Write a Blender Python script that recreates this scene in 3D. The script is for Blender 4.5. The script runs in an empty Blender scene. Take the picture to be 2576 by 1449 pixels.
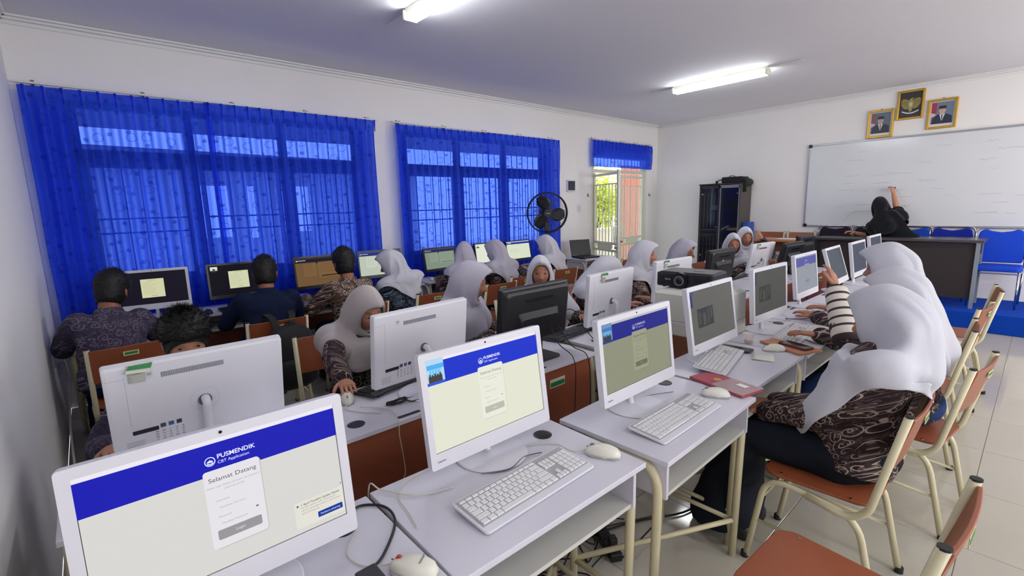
import bpy, math, random
from math import sin, cos, pi, radians as R
from mathutils import Vector as V, Matrix as M, noise
random.seed(7)
# ---------------------------------------------------------------- camera, world, lights, exposure
sc = bpy.context.scene
COL = sc.collection
H_CAM = 1.55
def setup_camera():
    yaw, pit, rol = R(41.718), R(9.669), R(-1.547)
    f = V((sin(yaw)*cos(pit), cos(yaw)*cos(pit), -sin(pit)))
    r = V((cos(yaw), -sin(yaw), 0)); u = r.cross(f)
    r2 = r*cos(rol)+u*sin(rol); u2 = -r*sin(rol)+u*cos(rol)
    cd = bpy.data.cameras.new('camera'); cam = bpy.data.objects.new('camera', cd); COL.objects.link(cam)
    cd.sensor_width = 36; cd.lens = 36*1192.25/2576; cd.clip_start = .02; cd.clip_end = 200
    m = M((r2, u2, -f)).transposed().to_4x4(); m.translation = V((0, 0, H_CAM)); cam.matrix_world = m
    sc.camera = cam
setup_camera()
sc.view_settings.view_transform = 'Standard'; sc.view_settings.look = 'None'
sc.view_settings.gamma = 1; sc.view_settings.use_curve_mapping = False
sc.view_settings.exposure = 0.0
w = bpy.data.worlds.new('sky'); sc.world = w; w.use_nodes = True
bg = w.node_tree.nodes['Background']; bg.inputs[0].default_value = (.80, .90, 1, 1); bg.inputs[1].default_value = 3.2
def light(name, kind, loc, rot, energy, color=(1, 1, 1), size=None, sizey=None, angle=None):
    d = bpy.data.lights.new(name, kind); d.energy = energy; d.color = color
    if size: d.shape = 'RECTANGLE'; d.size = size; d.size_y = sizey
    if angle: d.angle = angle
    o = bpy.data.objects.new(name, d); o.location = loc; o.rotation_euler = rot; COL.objects.link(o); return o
light('sun', 'SUN', (0, 20, 20), (R(-42), R(16), 0), 3.6, (1, .95, .86), angle=R(1))
XL, XR, YB, YF, ZC = -.27, 8.6, -2.9, 5.24, 3.04
# added area lamps standing in for daylight from assumed windows behind the photographer
for i, x in enumerate((1.3, 4.3, 7.1)):
    light('added_daylight_%d' % i, 'AREA', (x, YB+.03, 1.65), (R(90), 0, 0), (50, 56, 80)[i], ((.93,.95,1),(1,.97,.93),(1,.92,.83))[i], 1.8, 1.2)
# ---------------------------------------------------------------- helpers
class MB:
    def __init__(s): s.v = []; s.f = []; s.c = None
    def add(s, vs, fs, m=None):
        n = len(s.v)
        s.v += [tuple(m @ V(p)) for p in vs] if m is not None else [tuple(p) for p in vs]
        s.f += [tuple(i+n for i in f) for f in fs]; return s
    def box(s, c, d, m=None):
        x, y, z = [q/2 for q in d]
        vs = [(c[0]+i*x, c[1]+j*y, c[2]+k*z) for k in (-1, 1) for j in (-1, 1) for i in (-1, 1)]
        return s.add(vs, [(0,2,3,1),(4,5,7,6),(0,1,5,4),(2,6,7,3),(0,4,6,2),(1,3,7,5)], m)
    def prism(s, pts, d0, d1, m=None, axis='y'):   # 2D outline (a,b) extruded along axis
        n = len(pts); mk = {'y': lambda a, b, d: (a, d, b), 'z': lambda a, b, d: (a, b, d), 'x': lambda a, b, d: (d, a, b)}[axis]
        vs = [mk(a, b, d0) for a, b in pts]+[mk(a, b, d1) for a, b in pts]
        fs = [tuple(range(n)), tuple(range(2*n-1, n-1, -1))]+[(i, i+n, (i+1) % n+n, (i+1) % n) for i in range(n)]
        return s.add(vs, fs, m)
    def rrect(s, c, w, h, r, d0, d1, m=None, axis='y', seg=5):
        return s.prism(rr(c, w, h, r, seg), d0, d1, m, axis)
    def tube(s, path, r, n=8, m=None, caps=True, closed=False):
        P = [V(p) for p in path]; k = len(P); rs = r if isinstance(r, (list, tuple)) else [r]*k
        T = []
        for i in range(k):
            a = P[(i-1) % k] if closed else P[max(i-1, 0)]; b = P[(i+1) % k] if closed else P[min(i+1, k-1)]
            t = (b-a); T.append(t.normalized() if t.length > 1e-9 else V((0, 0, 1)))
        u = T[0].orthogonal().normalized(); vs = []
        for i in range(k):
            u = (u-T[i]*u.dot(T[i])).normalized(); w_ = T[i].cross(u)
            vs += [P[i]+(u*cos(2*pi*j/n)+w_*sin(2*pi*j/n))*rs[i] for j in range(n)]
        fs = [(i*n+j, i*n+(j+1) % n, (i+1) % k*n+(j+1) % n, (i+1) % k*n+j) for i in range(k if closed else k-1) for j in range(n)]
        if caps and not closed: fs += [tuple(range(n-1, -1, -1)), tuple(range((k-1)*n, k*n))]
        return s.add(vs, fs, m)
    def cyl(s, c, r, h, axis='z', n=20, m=None, r2=None):
        a = {'x': V((1, 0, 0)), 'y': V((0, 1, 0)), 'z': V((0, 0, 1))}[axis]
        return s.tube([V(c)-a*h/2, V(c)+a*h/2], [r, r if r2 is None else r2], n, m)
    def ell(s, c, d, n=16, k=10, m=None):
        vs = [(c[0], c[1], c[2]-d[2])]
        for i in range(1, k):
            t = -pi/2+pi*i/k
            vs += [(c[0]+d[0]*cos(t)*cos(2*pi*j/n), c[1]+d[1]*cos(t)*sin(2*pi*j/n), c[2]+d[2]*sin(t)) for j in range(n)]
        vs.append((c[0], c[1], c[2]+d[2])); L = len(vs)-1
        fs = [(0, 1+(j+1) % n, 1+j) for j in range(n)]
        fs += [(1+i*n+j, 1+i*n+(j+1) % n, 1+(i+1)*n+(j+1) % n, 1+(i+1)*n+j) for i in range(k-2) for j in range(n)]
        fs += [(L, 1+(k-2)*n+j, 1+(k-2)*n+(j+1) % n) for j in range(n)]
        return s.add(vs, fs, m)
    def rings(s, Rg, caps=True, m=None):
        n = len(Rg[0]); k = len(Rg); vs = [p for r_ in Rg for p in r_]
        fs = [(i*n+j, i*n+(j+1) % n, (i+1)*n+(j+1) % n, (i+1)*n+j) for i in range(k-1) for j in range(n)]
        if caps: fs += [tuple(range(n-1, -1, -1)), tuple(range((k-1)*n, k*n))]
        return s.add(vs, fs, m)
    def lathe(s, prof, n=20, m=None, c=(0, 0, 0)):
        return s.rings([[(c[0]+r_*cos(2*pi*j/n), c[1]+r_*sin(2*pi*j/n), c[2]+z) for j in range(n)] for r_, z in prof], True, m)
def rr(c, w, h, r, seg=5):
    o = []
    for cx, cy, a0 in ((1, 1, 0), (-1, 1, 90), (-1, -1, 180), (1, -1, 270)):
        for i in range(seg+1):
            a = R(a0+90*i/seg); o.append((c[0]+cx*(w/2-r)+r*cos(a), c[1]+cy*(h/2-r)+r*sin(a)))
    return o
def fillet(P, r, seg=5):
    P = [V(p) for p in P]; o = [P[0]]
    for i in range(1, len(P)-1):
        a, b = (P[i-1]-P[i]), (P[i+1]-P[i]); d = min(r, a.length*.49, b.length*.49)
        p0 = P[i]+a.normalized()*d; p1 = P[i]+b.normalized()*d
        for k in range(seg+1):
            t = k/seg; o.append(p0*(1-t)**2+P[i]*2*t*(1-t)+p1*t*t)
    return o+[P[-1]]
def catmull(P, sub=6):
    P = [V(p) for p in P]; o = []
    for i in range(len(P)-1):
        a, b, c, d = P[max(i-1, 0)], P[i], P[i+1], P[min(i+2, len(P)-1)]
        for k in range(sub):
            t = k/sub; o.append(.5*((2*b)+(c-a)*t+(2*a-5*b+4*c-d)*t*t+(3*b-a-3*c+d)*t**3))
    return o+[P[-1]]
def obj(name, mb, mat, parent=None, smooth=False, bevel=0, seg=2, loc=None, rot=None, solid=0, label=None):
    if isinstance(mb, MB):
        me = bpy.data.meshes.new(name); me.from_pydata(mb.v, [], mb.f); me.update()
        if mb.c:
            at = me.color_attributes.new('Col', 'FLOAT_COLOR', 'POINT'); at.data.foreach_set('color', [q for c in mb.c for q in c])
    else: me = mb
    if mat is not None and not me.materials: me.materials.append(mat)
    if smooth: me.polygons.foreach_set('use_smooth', [True]*len(me.polygons))
    o = bpy.data.objects.new(name, me); COL.objects.link(o)
    if parent: o.parent = parent
    if loc is not None: o.location = loc
    if rot is not None: o.rotation_euler = rot
    if bevel:
        b = o.modifiers.new('b', 'BEVEL'); b.width = bevel; b.segments = seg; b.limit_method = 'ANGLE'; b.angle_limit = R(40)
    if solid:
        b = o.modifiers.new('s', 'SOLIDIFY'); b.thickness = solid; b.offset = 0
    if label: o['label'] = label
    return o
def thing(name, label, cat, loc=(0, 0, 0), rz=0, group=None):
    o = bpy.data.objects.new(name, None); COL.objects.link(o); o.location = loc; o.rotation_euler = (0, 0, rz); o.empty_display_size = .05
    return tag(o, label, cat, group)
def tag(o, label, cat, group=None):
    o['label'] = label; o['category'] = cat
    if group: o['group'] = group
    return o
def struct(name, mb, mat, label=None, **k):
    o = obj(name, mb, mat, **k); o['kind'] = 'structure'
    if label: o['label'] = label
    return o
def dup(root, loc, rz, label, group=None):
    def cp(o, par):
        c = o.copy(); COL.objects.link(c); c.parent = par
        for ch in kids.get(o.name, []): cp(ch, c)
        return c
    kids = {}
    def walk(o):
        kids[o.name] = list(o.children)
        for ch in o.children: walk(ch)
    walk(root)
    r_ = cp(root, None); r_.location = loc; r_.rotation_euler = (0, 0, rz); r_['label'] = label
    if group: r_['group'] = group
    return r_
TMP = bpy.data.scenes.new('mesh_bench')     # empty side scene: modifiers and text are turned into meshes there, quickly
def evalmesh(o, name):
    TMP.collection.objects.link(o); vl = TMP.view_layers[0]; vl.update(); dg = vl.depsgraph
    me = bpy.data.meshes.new_from_object(o.evaluated_get(dg)); me.name = name; TMP.collection.objects.unlink(o); return me
def text(s_, size, mat, parent, loc, rot, name='lettering', align='CENTER', bold=0, ext=0, sx=1):
    c = bpy.data.curves.new('t', 'FONT'); c.body = s_; c.size = size; c.align_x = align; c.align_y = 'CENTER'; c.offset = bold; c.extrude = ext; c.resolution_u = 3
    o = bpy.data.objects.new('t', c)
    me = evalmesh(o, name); bpy.data.objects.remove(o); me.materials.clear()
    t = obj(name, me, mat, parent, loc=loc, rot=rot); t.scale = (sx, 1, 1); return t
def lin(c):
    if isinstance(c, str): c = tuple(int(c[i:i+2], 16)/255 for i in (0, 2, 4))
    return tuple(((q+.055)/1.055)**2.4 if q > .04045 else q/12.92 for q in c)
_m = {}
def mat(name, c, rough=.5, metal=0, var=.06, vs=6, bump=0, bs=200, spec=.5, emit=0, ec=None, alpha=1, trans=0, sheen=0, coat=0):
    if name in _m: return _m[name]
    m = bpy.data.materials.new(name); m.use_nodes = True; nt = m.node_tree; N = nt.nodes; L = nt.links; p = N['Principled BSDF']; col = lin(c)
    tc = N.new('ShaderNodeTexCoord')
    if var:
        nz = N.new('ShaderNodeTexNoise'); nz.inputs['Scale'].default_value = vs; nz.inputs['Detail'].default_value = 4; L.new(tc.outputs['Object'], nz.inputs['Vector'])
        mx = N.new('ShaderNodeMixRGB'); L.new(nz.outputs[0], mx.inputs[0]); mx.inputs[1].default_value = tuple(q*(1-var) for q in col)+(1,); mx.inputs[2].default_value = tuple(min(1, q*(1+var)) for q in col)+(1,)
        L.new(mx.outputs[0], p.inputs['Base Color'])
    else: p.inputs['Base Color'].default_value = col+(1,)
    p.inputs['Roughness'].default_value = rough; p.inputs['Metallic'].default_value = metal; p.inputs['Specular IOR Level'].default_value = spec
    p.inputs['Alpha'].default_value = alpha; p.inputs['Transmission Weight'].default_value = trans; p.inputs['Sheen Weight'].default_value = sheen; p.inputs['Coat Weight'].default_value = coat
    if emit: p.inputs['Emission Color'].default_value = lin(ec or c)+(1,); p.inputs['Emission Strength'].default_value = emit
    if bump:
        n2 = N.new('ShaderNodeTexNoise'); n2.inputs['Scale'].default_value = bs; L.new(tc.outputs['Object'], n2.inputs['Vector'])
        b = N.new('ShaderNodeBump'); b.inputs['Strength'].default_value = bump; b.inputs['Distance'].default_value = .002; L.new(n2.outputs[0], b.inputs['Height']); L.new(b.outputs[0], p.inputs['Normal'])
    _m[name] = m; return m
def scr(c, k=1.0):      # lit screen pixel colour
    key = 'screen_%s_%s' % (c, k)
    if key in _m: return _m[key]
    m = mat(key, '060606', .5, var=0, spec=.12, emit=k, ec=c); return m
def math_node(nt, op, a, b=None, c=None):
    n = nt.nodes.new('ShaderNodeMath'); n.operation = op
    for i, q in enumerate((a, b, c)):
        if q is None: continue
        if isinstance(q, (int, float)): n.inputs[i].default_value = q
        else: nt.links.new(q, n.inputs[i])
    return n.outputs[0]
def batik(name, ground, mid, light_, sc_=17., dens=1.0):
    m = bpy.data.materials.new(name); m.use_nodes = True; nt = m.node_tree; N = nt.nodes; L = nt.links; p = N['Principled BSDF']; F = lambda op, a, b=None, c=None: math_node(nt, op, a, b, c)
    tc = N.new('ShaderNodeTexCoord'); sp = N.new('ShaderNodeSeparateXYZ'); L.new(tc.outputs['Object'], sp.inputs[0])
    u = F('ADD', sp.outputs[0], F('MULTIPLY', sp.outputs[1], .75)); v = F('ADD', sp.outputs[2], F('MULTIPLY', sp.outputs[1], .35))
    cb = N.new('ShaderNodeCombineXYZ'); L.new(u, cb.inputs[0]); L.new(v, cb.inputs[1])
    nz = N.new('ShaderNodeTexNoise'); nz.inputs['Scale'].default_value = 14; nz.inputs['Detail'].default_value = 1; L.new(cb.outputs[0], nz.inputs['Vector'])
    ad = N.new('ShaderNodeVectorMath'); ad.operation = 'MULTIPLY_ADD'; L.new(nz.outputs['Color'], ad.inputs[0]); ad.inputs[1].default_value = (.03, .03, 0); L.new(cb.outputs[0], ad.inputs[2])
    def spiral(scale, wd, rad, turns, off):
        o2 = N.new('ShaderNodeVectorMath'); o2.operation = 'ADD'; L.new(ad.outputs[0], o2.inputs[0]); o2.inputs[1].default_value = (off, off*.7, 0)
        vo = N.new('ShaderNodeTexVoronoi'); vo.voronoi_dimensions = '2D'; vo.inputs['Scale'].default_value = scale; vo.inputs['Randomness'].default_value = .8; L.new(o2.outputs[0], vo.inputs['Vector'])
        sb = N.new('ShaderNodeVectorMath'); sb.operation = 'SUBTRACT'; L.new(o2.outputs[0], sb.inputs[0]); L.new(vo.outputs['Position'], sb.inputs[1])
        s2 = N.new('ShaderNodeSeparateXYZ'); L.new(sb.outputs[0], s2.inputs[0])
        ang = F('DIVIDE', F('ARCTAN2', s2.outputs[1], s2.outputs[0]), 2*pi)
        sg = N.new('ShaderNodeSeparateColor'); L.new(vo.outputs['Color'], sg.inputs[0])
        sgn = F('SUBTRACT', F('MULTIPLY', F('GREATER_THAN', sg.outputs[0], .5), 2), 1)
        d = vo.outputs['Distance']
        fr = F('FRACT', F('ADD', F('MULTIPLY', ang, sgn), F('ADD', F('MULTIPLY', d, turns), F('MULTIPLY', sg.outputs[1], 3))))
        return F('MULTIPLY', F('LESS_THAN', fr, wd), F('LESS_THAN', d, rad))
    s1 = spiral(sc_, .20, .45, 3.4, 0); s2_ = spiral(sc_*1.8, .24, .42, 2.2, 5.3); 
    n3 = N.new('ShaderNodeTexNoise'); n3.inputs['Scale'].default_value = sc_*3.2; n3.inputs['Detail'].default_value = 2; n3.inputs['Distortion'].default_value = 1.5; L.new(cb.outputs[0], n3.inputs['Vector'])
    leaf = F('GREATER_THAN', F('ABSOLUTE', F('SUBTRACT', n3.outputs[0], .5)), .085/dens)
    m1 = N.new('ShaderNodeMixRGB'); L.new(F('MULTIPLY', leaf, .55), m1.inputs[0]); m1.inputs[1].default_value = lin(ground)+(1,); m1.inputs[2].default_value = lin(mid)+(1,)
    m2 = N.new('ShaderNodeMixRGB'); L.new(F('MULTIPLY', s2_, .55), m2.inputs[0]); L.new(m1.outputs[0], m2.inputs[1]); m2.inputs[2].default_value = lin(light_)+(1,)
    m3 = N.new('ShaderNodeMixRGB'); L.new(s1, m3.inputs[0]); L.new(m2.outputs[0], m3.inputs[1]); m3.inputs[2].default_value = lin(light_)+(1,)
    L.new(m3.outputs[0], p.inputs['Base Color']); p.inputs['Roughness'].default_value = .8; p.inputs['Specular IOR Level'].default_value = .2
    _m[name] = m; return m
def striped(name, a, b, k=62, wd=.25):
    m = bpy.data.materials.new(name); m.use_nodes = True; nt = m.node_tree; N = nt.nodes; L = nt.links; p = N['Principled BSDF']
    uv = N.new('ShaderNodeAttribute'); uv.attribute_name = 'Col'; sp = N.new('ShaderNodeSeparateColor'); L.new(uv.outputs[0], sp.inputs[0])
    st = math_node(nt, 'LESS_THAN', math_node(nt, 'FRACT', math_node(nt, 'MULTIPLY', sp.outputs[0], k)), wd)
    mx = N.new('ShaderNodeMixRGB'); L.new(st, mx.inputs[0]); mx.inputs[1].default_value = lin(a)+(1,); mx.inputs[2].default_value = lin(b)+(1,)
    L.new(mx.outputs[0], p.inputs['Base Color']); p.inputs['Roughness'].default_value = .85; return m
# materials
M_wall = mat('wall_paint', 'eceae9', .75, var=.03, vs=2, bump=.15, bs=90)
M_ceil = mat('ceiling_paint', 'e3e1e6', .85, var=.02, vs=1)
M_corn = mat('plaster_white', 'e6e6e6', .7, var=.02)
M_lam = mat('white_laminate', 'cfcdd8', .38, var=.035, vs=9, bump=.06, bs=300)
M_lamE = mat('laminate_edge', 'c6c5d2', .45)
M_lamU = mat('shelf_board', 'c9c8c2', .5)
M_brown = mat('brown_laminate', '8a4b33', .45, var=.12, vs=5, bump=.05)
M_ply = mat('chair_plywood', '8f4c2e', .4, var=.12, vs=7, bump=.08, bs=120)
M_cream = mat('cream_metal', 'cfc6a4', .35, var=.06, spec=.5)
M_foot = mat('black_rubber', '1c1c1e', .7)
M_wp = mat('white_plastic', 'd6d5dd', .35, var=.02)
M_wp2 = mat('white_shell', 'dedee6', .4, var=.02, bump=.05, bs=500)
M_key = mat('white_keys', 'dcdbdd', .45, var=.02)
M_keyb = mat('keyboard_tray', 'a9a8ac', .5)
M_gr = mat('grey_print', '70707a', .6); M_grl = mat('pale_grey_print', 'a9a9b2', .6)
M_bk = mat('black_plastic', '17181c', .38, var=.1); M_bk2 = mat('black_satin', '101116', .3)
M_blk = mat('black_cable', '0d0d10', .5); M_wc = mat('white_cable', 'c4c0b4', .5)
M_met = mat('chrome', 'c8c8cc', .2, 1, var=.02)
M_green = mat('green_sticker', '1f7a3c', .5); M_paper = mat('paper', 'e4e3dc', .7)
M_gold = mat('gold_frame', 'c39a3c', .35, .6, var=.2, vs=30)
M_wht = mat('white_metal_paint', 'dcdccb', .4)
M_ledge = mat('lens_glass', '0b0d14', .08)
# ---------------------------------------------------------------- room shell
def wall_with_holes(x0, x1, z0, z1, holes, y, t):
    mb = MB(); xs = sorted({x0, x1}|{h[0] for h in holes}|{h[1] for h in holes}); zs = sorted({z0, z1}|{h[2] for h in holes}|{h[3] for h in holes})
    for i in range(len(xs)-1):
        for k in range(len(zs)-1):
            cx, cz = (xs[i]+xs[i+1])/2, (zs[k]+zs[k+1])/2
            if any(h[0] < cx < h[1] and h[2] < cz < h[3] for h in holes): continue
            mb.box((cx, y+t/2, cz), (xs[i+1]-xs[i], t, zs[k+1]-zs[k]))
    return mb
WIN1 = (.02, 2.42, .95, 2.48); WIN2 = (2.98, 5.42, .95, 2.48); DOOR = (6.56, 8.24, 0, 2.42)
struct('wall_window', wall_with_holes(XL-.15, XR+.15, 0, ZC+.1, [WIN1, WIN2, DOOR], YF, .15), M_wall)
struct('wall_left', MB().box((XL-.075, (YB+YF)/2, ZC/2+.05), (.15, YF-YB, ZC+.1)), M_wall)
struct('wall_front', MB().box((XR+.075, (YB+YF)/2, ZC/2+.05), (.15, YF-YB, ZC+.1)), M_wall)
struct('wall_back', MB().box(((XL+XR)/2, YB-.075, ZC/2+.05), (XR-XL+.3, .15, ZC+.1)), M_wall)
struct('ceiling', MB().box(((XL+XR)/2, (YB+YF)/2, ZC+.06), (XR-XL, YF-YB, .12)), M_ceil)
for nm, pts, a in (('trim_window_wall', (XL, XR), 'x'), ('trim_front_wall', (YB, YF), 'y'), ('trim_left_wall', (YB, YF), 'l')):
    mb = MB()
    for k, (d, hh) in enumerate(((.055, .018), (.035, .02), (.014, .03))):
        z = ZC-sum((.018, .02, .03)[:k])-hh/2
        if a == 'x': mb.box(((XL+XR)/2, YF-d/2, z), (XR-XL, d, hh))
        elif a == 'y': mb.box((XR-d/2, (YB+YF)/2, z), (d, YF-YB, hh))
        else: mb.box((XL+d/2, (YB+YF)/2, z), (d, YF-YB, hh))
    struct(nm, mb, M_corn, bevel=.006)
# floor: cream glazed tiles, each one a piece
M_tile = mat('cream_tile', 'b3aea1', .1, var=.05, vs=3, spec=.6)
M_grout = mat('grout', '9d988a', .8)
fl = struct('floor', MB().box(((XL+XR)/2, (YB+YF)/2, -.03), (XR-XL, YF-YB, .052)), M_grout)
tm = None; ts = .6
nx = math.ceil((XR-XL)/ts); ny = math.ceil((YF-YB)/ts)
me_cache = {}
for i in range(nx):
    for j in range(ny):
        x0, y0 = XL+i*ts, YB+j*ts; x1, y1 = min(x0+ts, XR), min(y0+ts, YF)
        key = (round(x1-x0, 3), round(y1-y0, 3))
        if key not in me_cache:
            mb = MB(); a, b = key[0]/2-.0015, key[1]/2-.0015; e = .0012
            mb.rings([[(-a, -b, -.006), (a, -b, -.006), (a, b, -.006), (-a, b, -.006)], [(-a, -b, -e), (a, -b, -e), (a, b, -e), (-a, b, -e)], [(-a+e, -b+e, 0), (a-e, -b+e, 0), (a-e, b-e, 0), (-a+e, b-e, 0)]])
            me = bpy.data.meshes.new('tile'); me.from_pydata(mb.v, [], mb.f); me.materials.append(M_tile); me_cache[key] = me
        o = bpy.data.objects.new('tile', me_cache[key]); COL.objects.link(o); o.parent = fl; o.location = ((x0+x1)/2, (y0+y1)/2, 0)
# ---------------------------------------------------------------- windows, outdoors, curtains
M_alu = mat('dark_window_frame', '3d4650', .45); M_bar = mat('window_bar', '2c3340', .5)
def window(n, W):
    x0, x1, z0, z1 = W; fr = MB(); y = YF+.05
    for x in (x0+.03, x1-.03): fr.box((x, y, (z0+z1)/2), (.06, .07, z1-z0))
    for z in (z0+.03, z1-.03): fr.box(((x0+x1)/2, y, z), (x1-x0, .07, .06))
    o = struct('window_%d' % n, fr, M_alu)
    obj('transom', MB().box(((x0+x1)/2, y, 2.05), (x1-x0, .07, .11)), M_alu, o)
    for k in (1, 2): obj('mullion', MB().box((x0+(x1-x0)*k/3, y, (z0+z1)/2), (.07, .07, z1-z0)), M_alu, o)
    for k in range(3):
        a, b = x0+(x1-x0)*k/3+.05, x0+(x1-x0)*(k+1)/3-.05
        s_ = MB(); 
        for x in (a+.02, b-.02): s_.box((x, y+.005, 1.5), (.035, .04, 1.0))
        for z in (1.02, 1.98): s_.box(((a+b)/2, y+.005, z), (b-a, .04, .035))
        obj('sash', s_, M_alu, o)
        nb = 6
        for q in range(1, nb):
            obj('grille_bar', MB().cyl((a+(b-a)*q/nb, y-.028, 1.5), .006, 1.06, n=6), M_bar, o)
        for z in (1.42, 1.54): obj('grille_bar', MB().box(((a+b)/2, y-.028, z), (b-a, .012, .014)), M_bar, o)
window(1, WIN1); window(2, WIN2)
M_ext = mat('outside_render', 'b9c0c8', .8, var=.08, vs=2); M_grass = mat('grass', '6f9a3a', .9, var=.4, vs=8)
M_road = mat('outside_paving', 'c9c6bd', .8, var=.1)
struct('outside_ground', MB().box((5, 12.5, -.1), (40, 14, .15)), M_road)
b = thing('outside_building', 'pale building across the yard seen dimly behind the blue curtains', 'building', (1.6, 12.4, 0))
obj('wall', wall_with_holes(-5.75, 5.75, 0, 2.75, [(.25, .95, 1.05, 2.2), (1.3, 1.5, 1.0, 2.2), (2.0, 2.75, 1.1, 2.2), (4.6, 5.2, .9, 2.2)], -.15, .3), M_ext, b)  # openings added so bright sky shows as patches through the curtains
obj('roof', MB().prism([(-6.3, 2.6), (6.3, 2.6), (6.3, 2.72), (-6.3, 2.9)], -1.1, .3), mat('grey_roof', '5b6068', .7), b)
for k in range(2):
    f = obj('window', MB().box((-4.6+2.3*k, -.17, 1.5), (1.3, .06, 1.2)), M_alu, b); obj('pane', MB().box((-4.6+2.3*k, -.205, 1.5), (1.16, .01, 1.06)), mat('far_pane', '2a333d', .15), f)
b = thing('garden_wall', 'low whitewashed garden wall outside the open door', 'wall', (10.6, 8.4, 0))
obj('wall', MB().box((0, 0, .42), (3.2, .15, .84)), mat('whitewash', 'e6ead8', .8), b)
obj('coping', MB().box((0, 0, .87), (3.3, .22, .06)), mat('whitewash', 'e6ead8', .8), b)
struct('added_canopy', MB().box((4.2, YF+1.3, 2.66), (9.4, 2.3, .08)), mat('grey_roof', '5b6068', .7))  # assumed veranda canopy, added to block sky light from curtains and doorway
M_leaf = mat('sunlit_leaves', 'b5c21c', .6, var=.35, vs=20)
def bush(x, y, z0, rx, rz, n, label):
    mb = MB(); random.seed(int(x*10))
    for i in range(n):
        a, b_, c = random.gauss(0, .42), random.gauss(0, .42), random.gauss(0, .42); p = V((x+a*rx, y+b_*.8, z0+rz+c*rz)); s_ = random.uniform(.05, .1)
        q = V((random.uniform(-1, 1), random.uniform(-1, 1), random.uniform(-1, 1))).normalized(); r_ = q.orthogonal().normalized()*s_*.5; q = q*s_; t_ = q.cross(r_).normalized()*s_*.15
        mb.add([p-q, p+r_, p+q, p-r_, p+t_], [(0, 1, 4), (1, 2, 4), (2, 3, 4), (3, 0, 4)])
    r0 = thing('garden_shrub', label, 'shrub', (0, 0, 0)); o = obj('foliage', mb, M_leaf, r0); o['kind'] = 'stuff'
    tr = MB()
    for k in range(4): tr.tube([(x+.1*k-.15, y, 0), (x+.12*k-.2, y, z0+.2), (x+(k-1.5)*rx*.3, y, z0+rz)], [.035, .03, .015], 6)
    obj('stem', tr, mat('bark', '5b4632', .8), r0)
bush(11.9, 9.3, .7, 1.0, 1.0, 1700, 'yellow-green sunlit shrub nearest the left door jamb')
bush(14.2, 10.6, .8, 1.0, .8, 1200, 'yellow-green sunlit shrub behind the door grille further right')
b = thing('outside_shed', 'reddish brown plank wall outside the right half of the doorway', 'shed', (11.05, 7.2, 0))
M_plk = mat('red_brown_plank', '9a5a43', .6, var=.15)
for k in range(10): obj('plank', MB().box((-.80+.13*k, 0, 1.25), (.122, .03+.006*(k % 2), 2.5)), M_plk, b)
obj('side_wall', MB().box((1.1, 0, 1.35), (1.2, .12, 2.7)), mat('whitewash', 'e6ead8', .8), b)
obj('lintel', MB().box((.5, 0, 2.6), (2.4, .14, .2)), mat('whitewash', 'e6ead8', .8), b)
# curtain cloth
def curtain_mat():
    m = bpy.data.materials.new('blue_curtain_cloth'); m.use_nodes = True; nt = m.node_tree; N = nt.nodes; L = nt.links; N.remove(N['Principled BSDF']); out = N['Material Output']
    F = lambda op, a, b=None, c=None: math_node(nt, op, a, b, c)
    tc = N.new('ShaderNodeTexCoord'); sp = N.new('ShaderNodeSeparateXYZ'); L.new(tc.outputs['Object'], sp.inputs[0])
    cb = N.new('ShaderNodeCombineXYZ'); L.new(sp.outputs[0], cb.inputs[0]); L.new(sp.outputs[2], cb.inputs[1])
    def vor(scale, off):
        ad = N.new('ShaderNodeVectorMath'); ad.operation = 'ADD'; L.new(cb.outputs[0], ad.inputs[0]); ad.inputs[1].default_value = (off, off, 0)
        vo = N.new('ShaderNodeTexVoronoi'); vo.voronoi_dimensions = '2D'; vo.inputs['Scale'].default_value = scale; vo.inputs['Randomness'].default_value = .75; L.new(ad.outputs[0], vo.inputs['Vector']); return vo.outputs['Distance']
    d1 = vor(6.5, 0); ring = F('MULTIPLY', F('GREATER_THAN', d1, .19), F('LESS_THAN', d1, .225))
    d2 = vor(8, 3.3); dot = F('LESS_THAN', d2, .13)
    pat = F('MAXIMUM', ring, dot)
    cm = N.new('ShaderNodeMixRGB'); L.new(F('MULTIPLY', pat, .5), cm.inputs[0]); cm.inputs[1].default_value = (.035, .10, .88, 1); cm.inputs[2].default_value = (.015, .045, .5, 1)
    df = N.new('ShaderNodeBsdfDiffuse'); L.new(cm.outputs[0], df.inputs[0])
    tl = N.new('ShaderNodeBsdfTranslucent'); L.new(cm.outputs[0], tl.inputs[0])
    gl = N.new('ShaderNodeBsdfGlossy'); gl.inputs['Roughness'].default_value = .45; gl.inputs[0].default_value = (.1, .16, .7, 1)
    tp = N.new('ShaderNodeBsdfTransparent'); ct = N.new('ShaderNodeMixRGB'); L.new(F('MULTIPLY', pat, .7), ct.inputs[0]); ct.inputs[1].default_value = (.16, .28, .95, 1); ct.inputs[2].default_value = (.03, .06, .4, 1); L.new(ct.outputs[0], tp.inputs[0])
    a = N.new('ShaderNodeMixShader'); a.inputs[0].default_value = .6; L.new(df.outputs[0], a.inputs[1]); L.new(tl.outputs[0], a.inputs[2])
    a2 = N.new('ShaderNodeMixShader'); a2.inputs[0].default_value = .08; L.new(a.outputs[0], a2.inputs[1]); L.new(gl.outputs[0], a2.inputs[2])
    lw = N.new('ShaderNodeLayerWeight'); lw.inputs[0].default_value = .5
    b_ = N.new('ShaderNodeMixShader'); L.new(F('MULTIPLY', F('POWER', F('SUBTRACT', 1, lw.outputs['Facing']), 1.6), .36), b_.inputs[0]); L.new(a2.outputs[0], b_.inputs[1]); L.new(tp.outputs[0], b_.inputs[2])
    L.new(b_.outputs[0], out.inputs[0]); return m
M_cur = curtain_mat()
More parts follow.
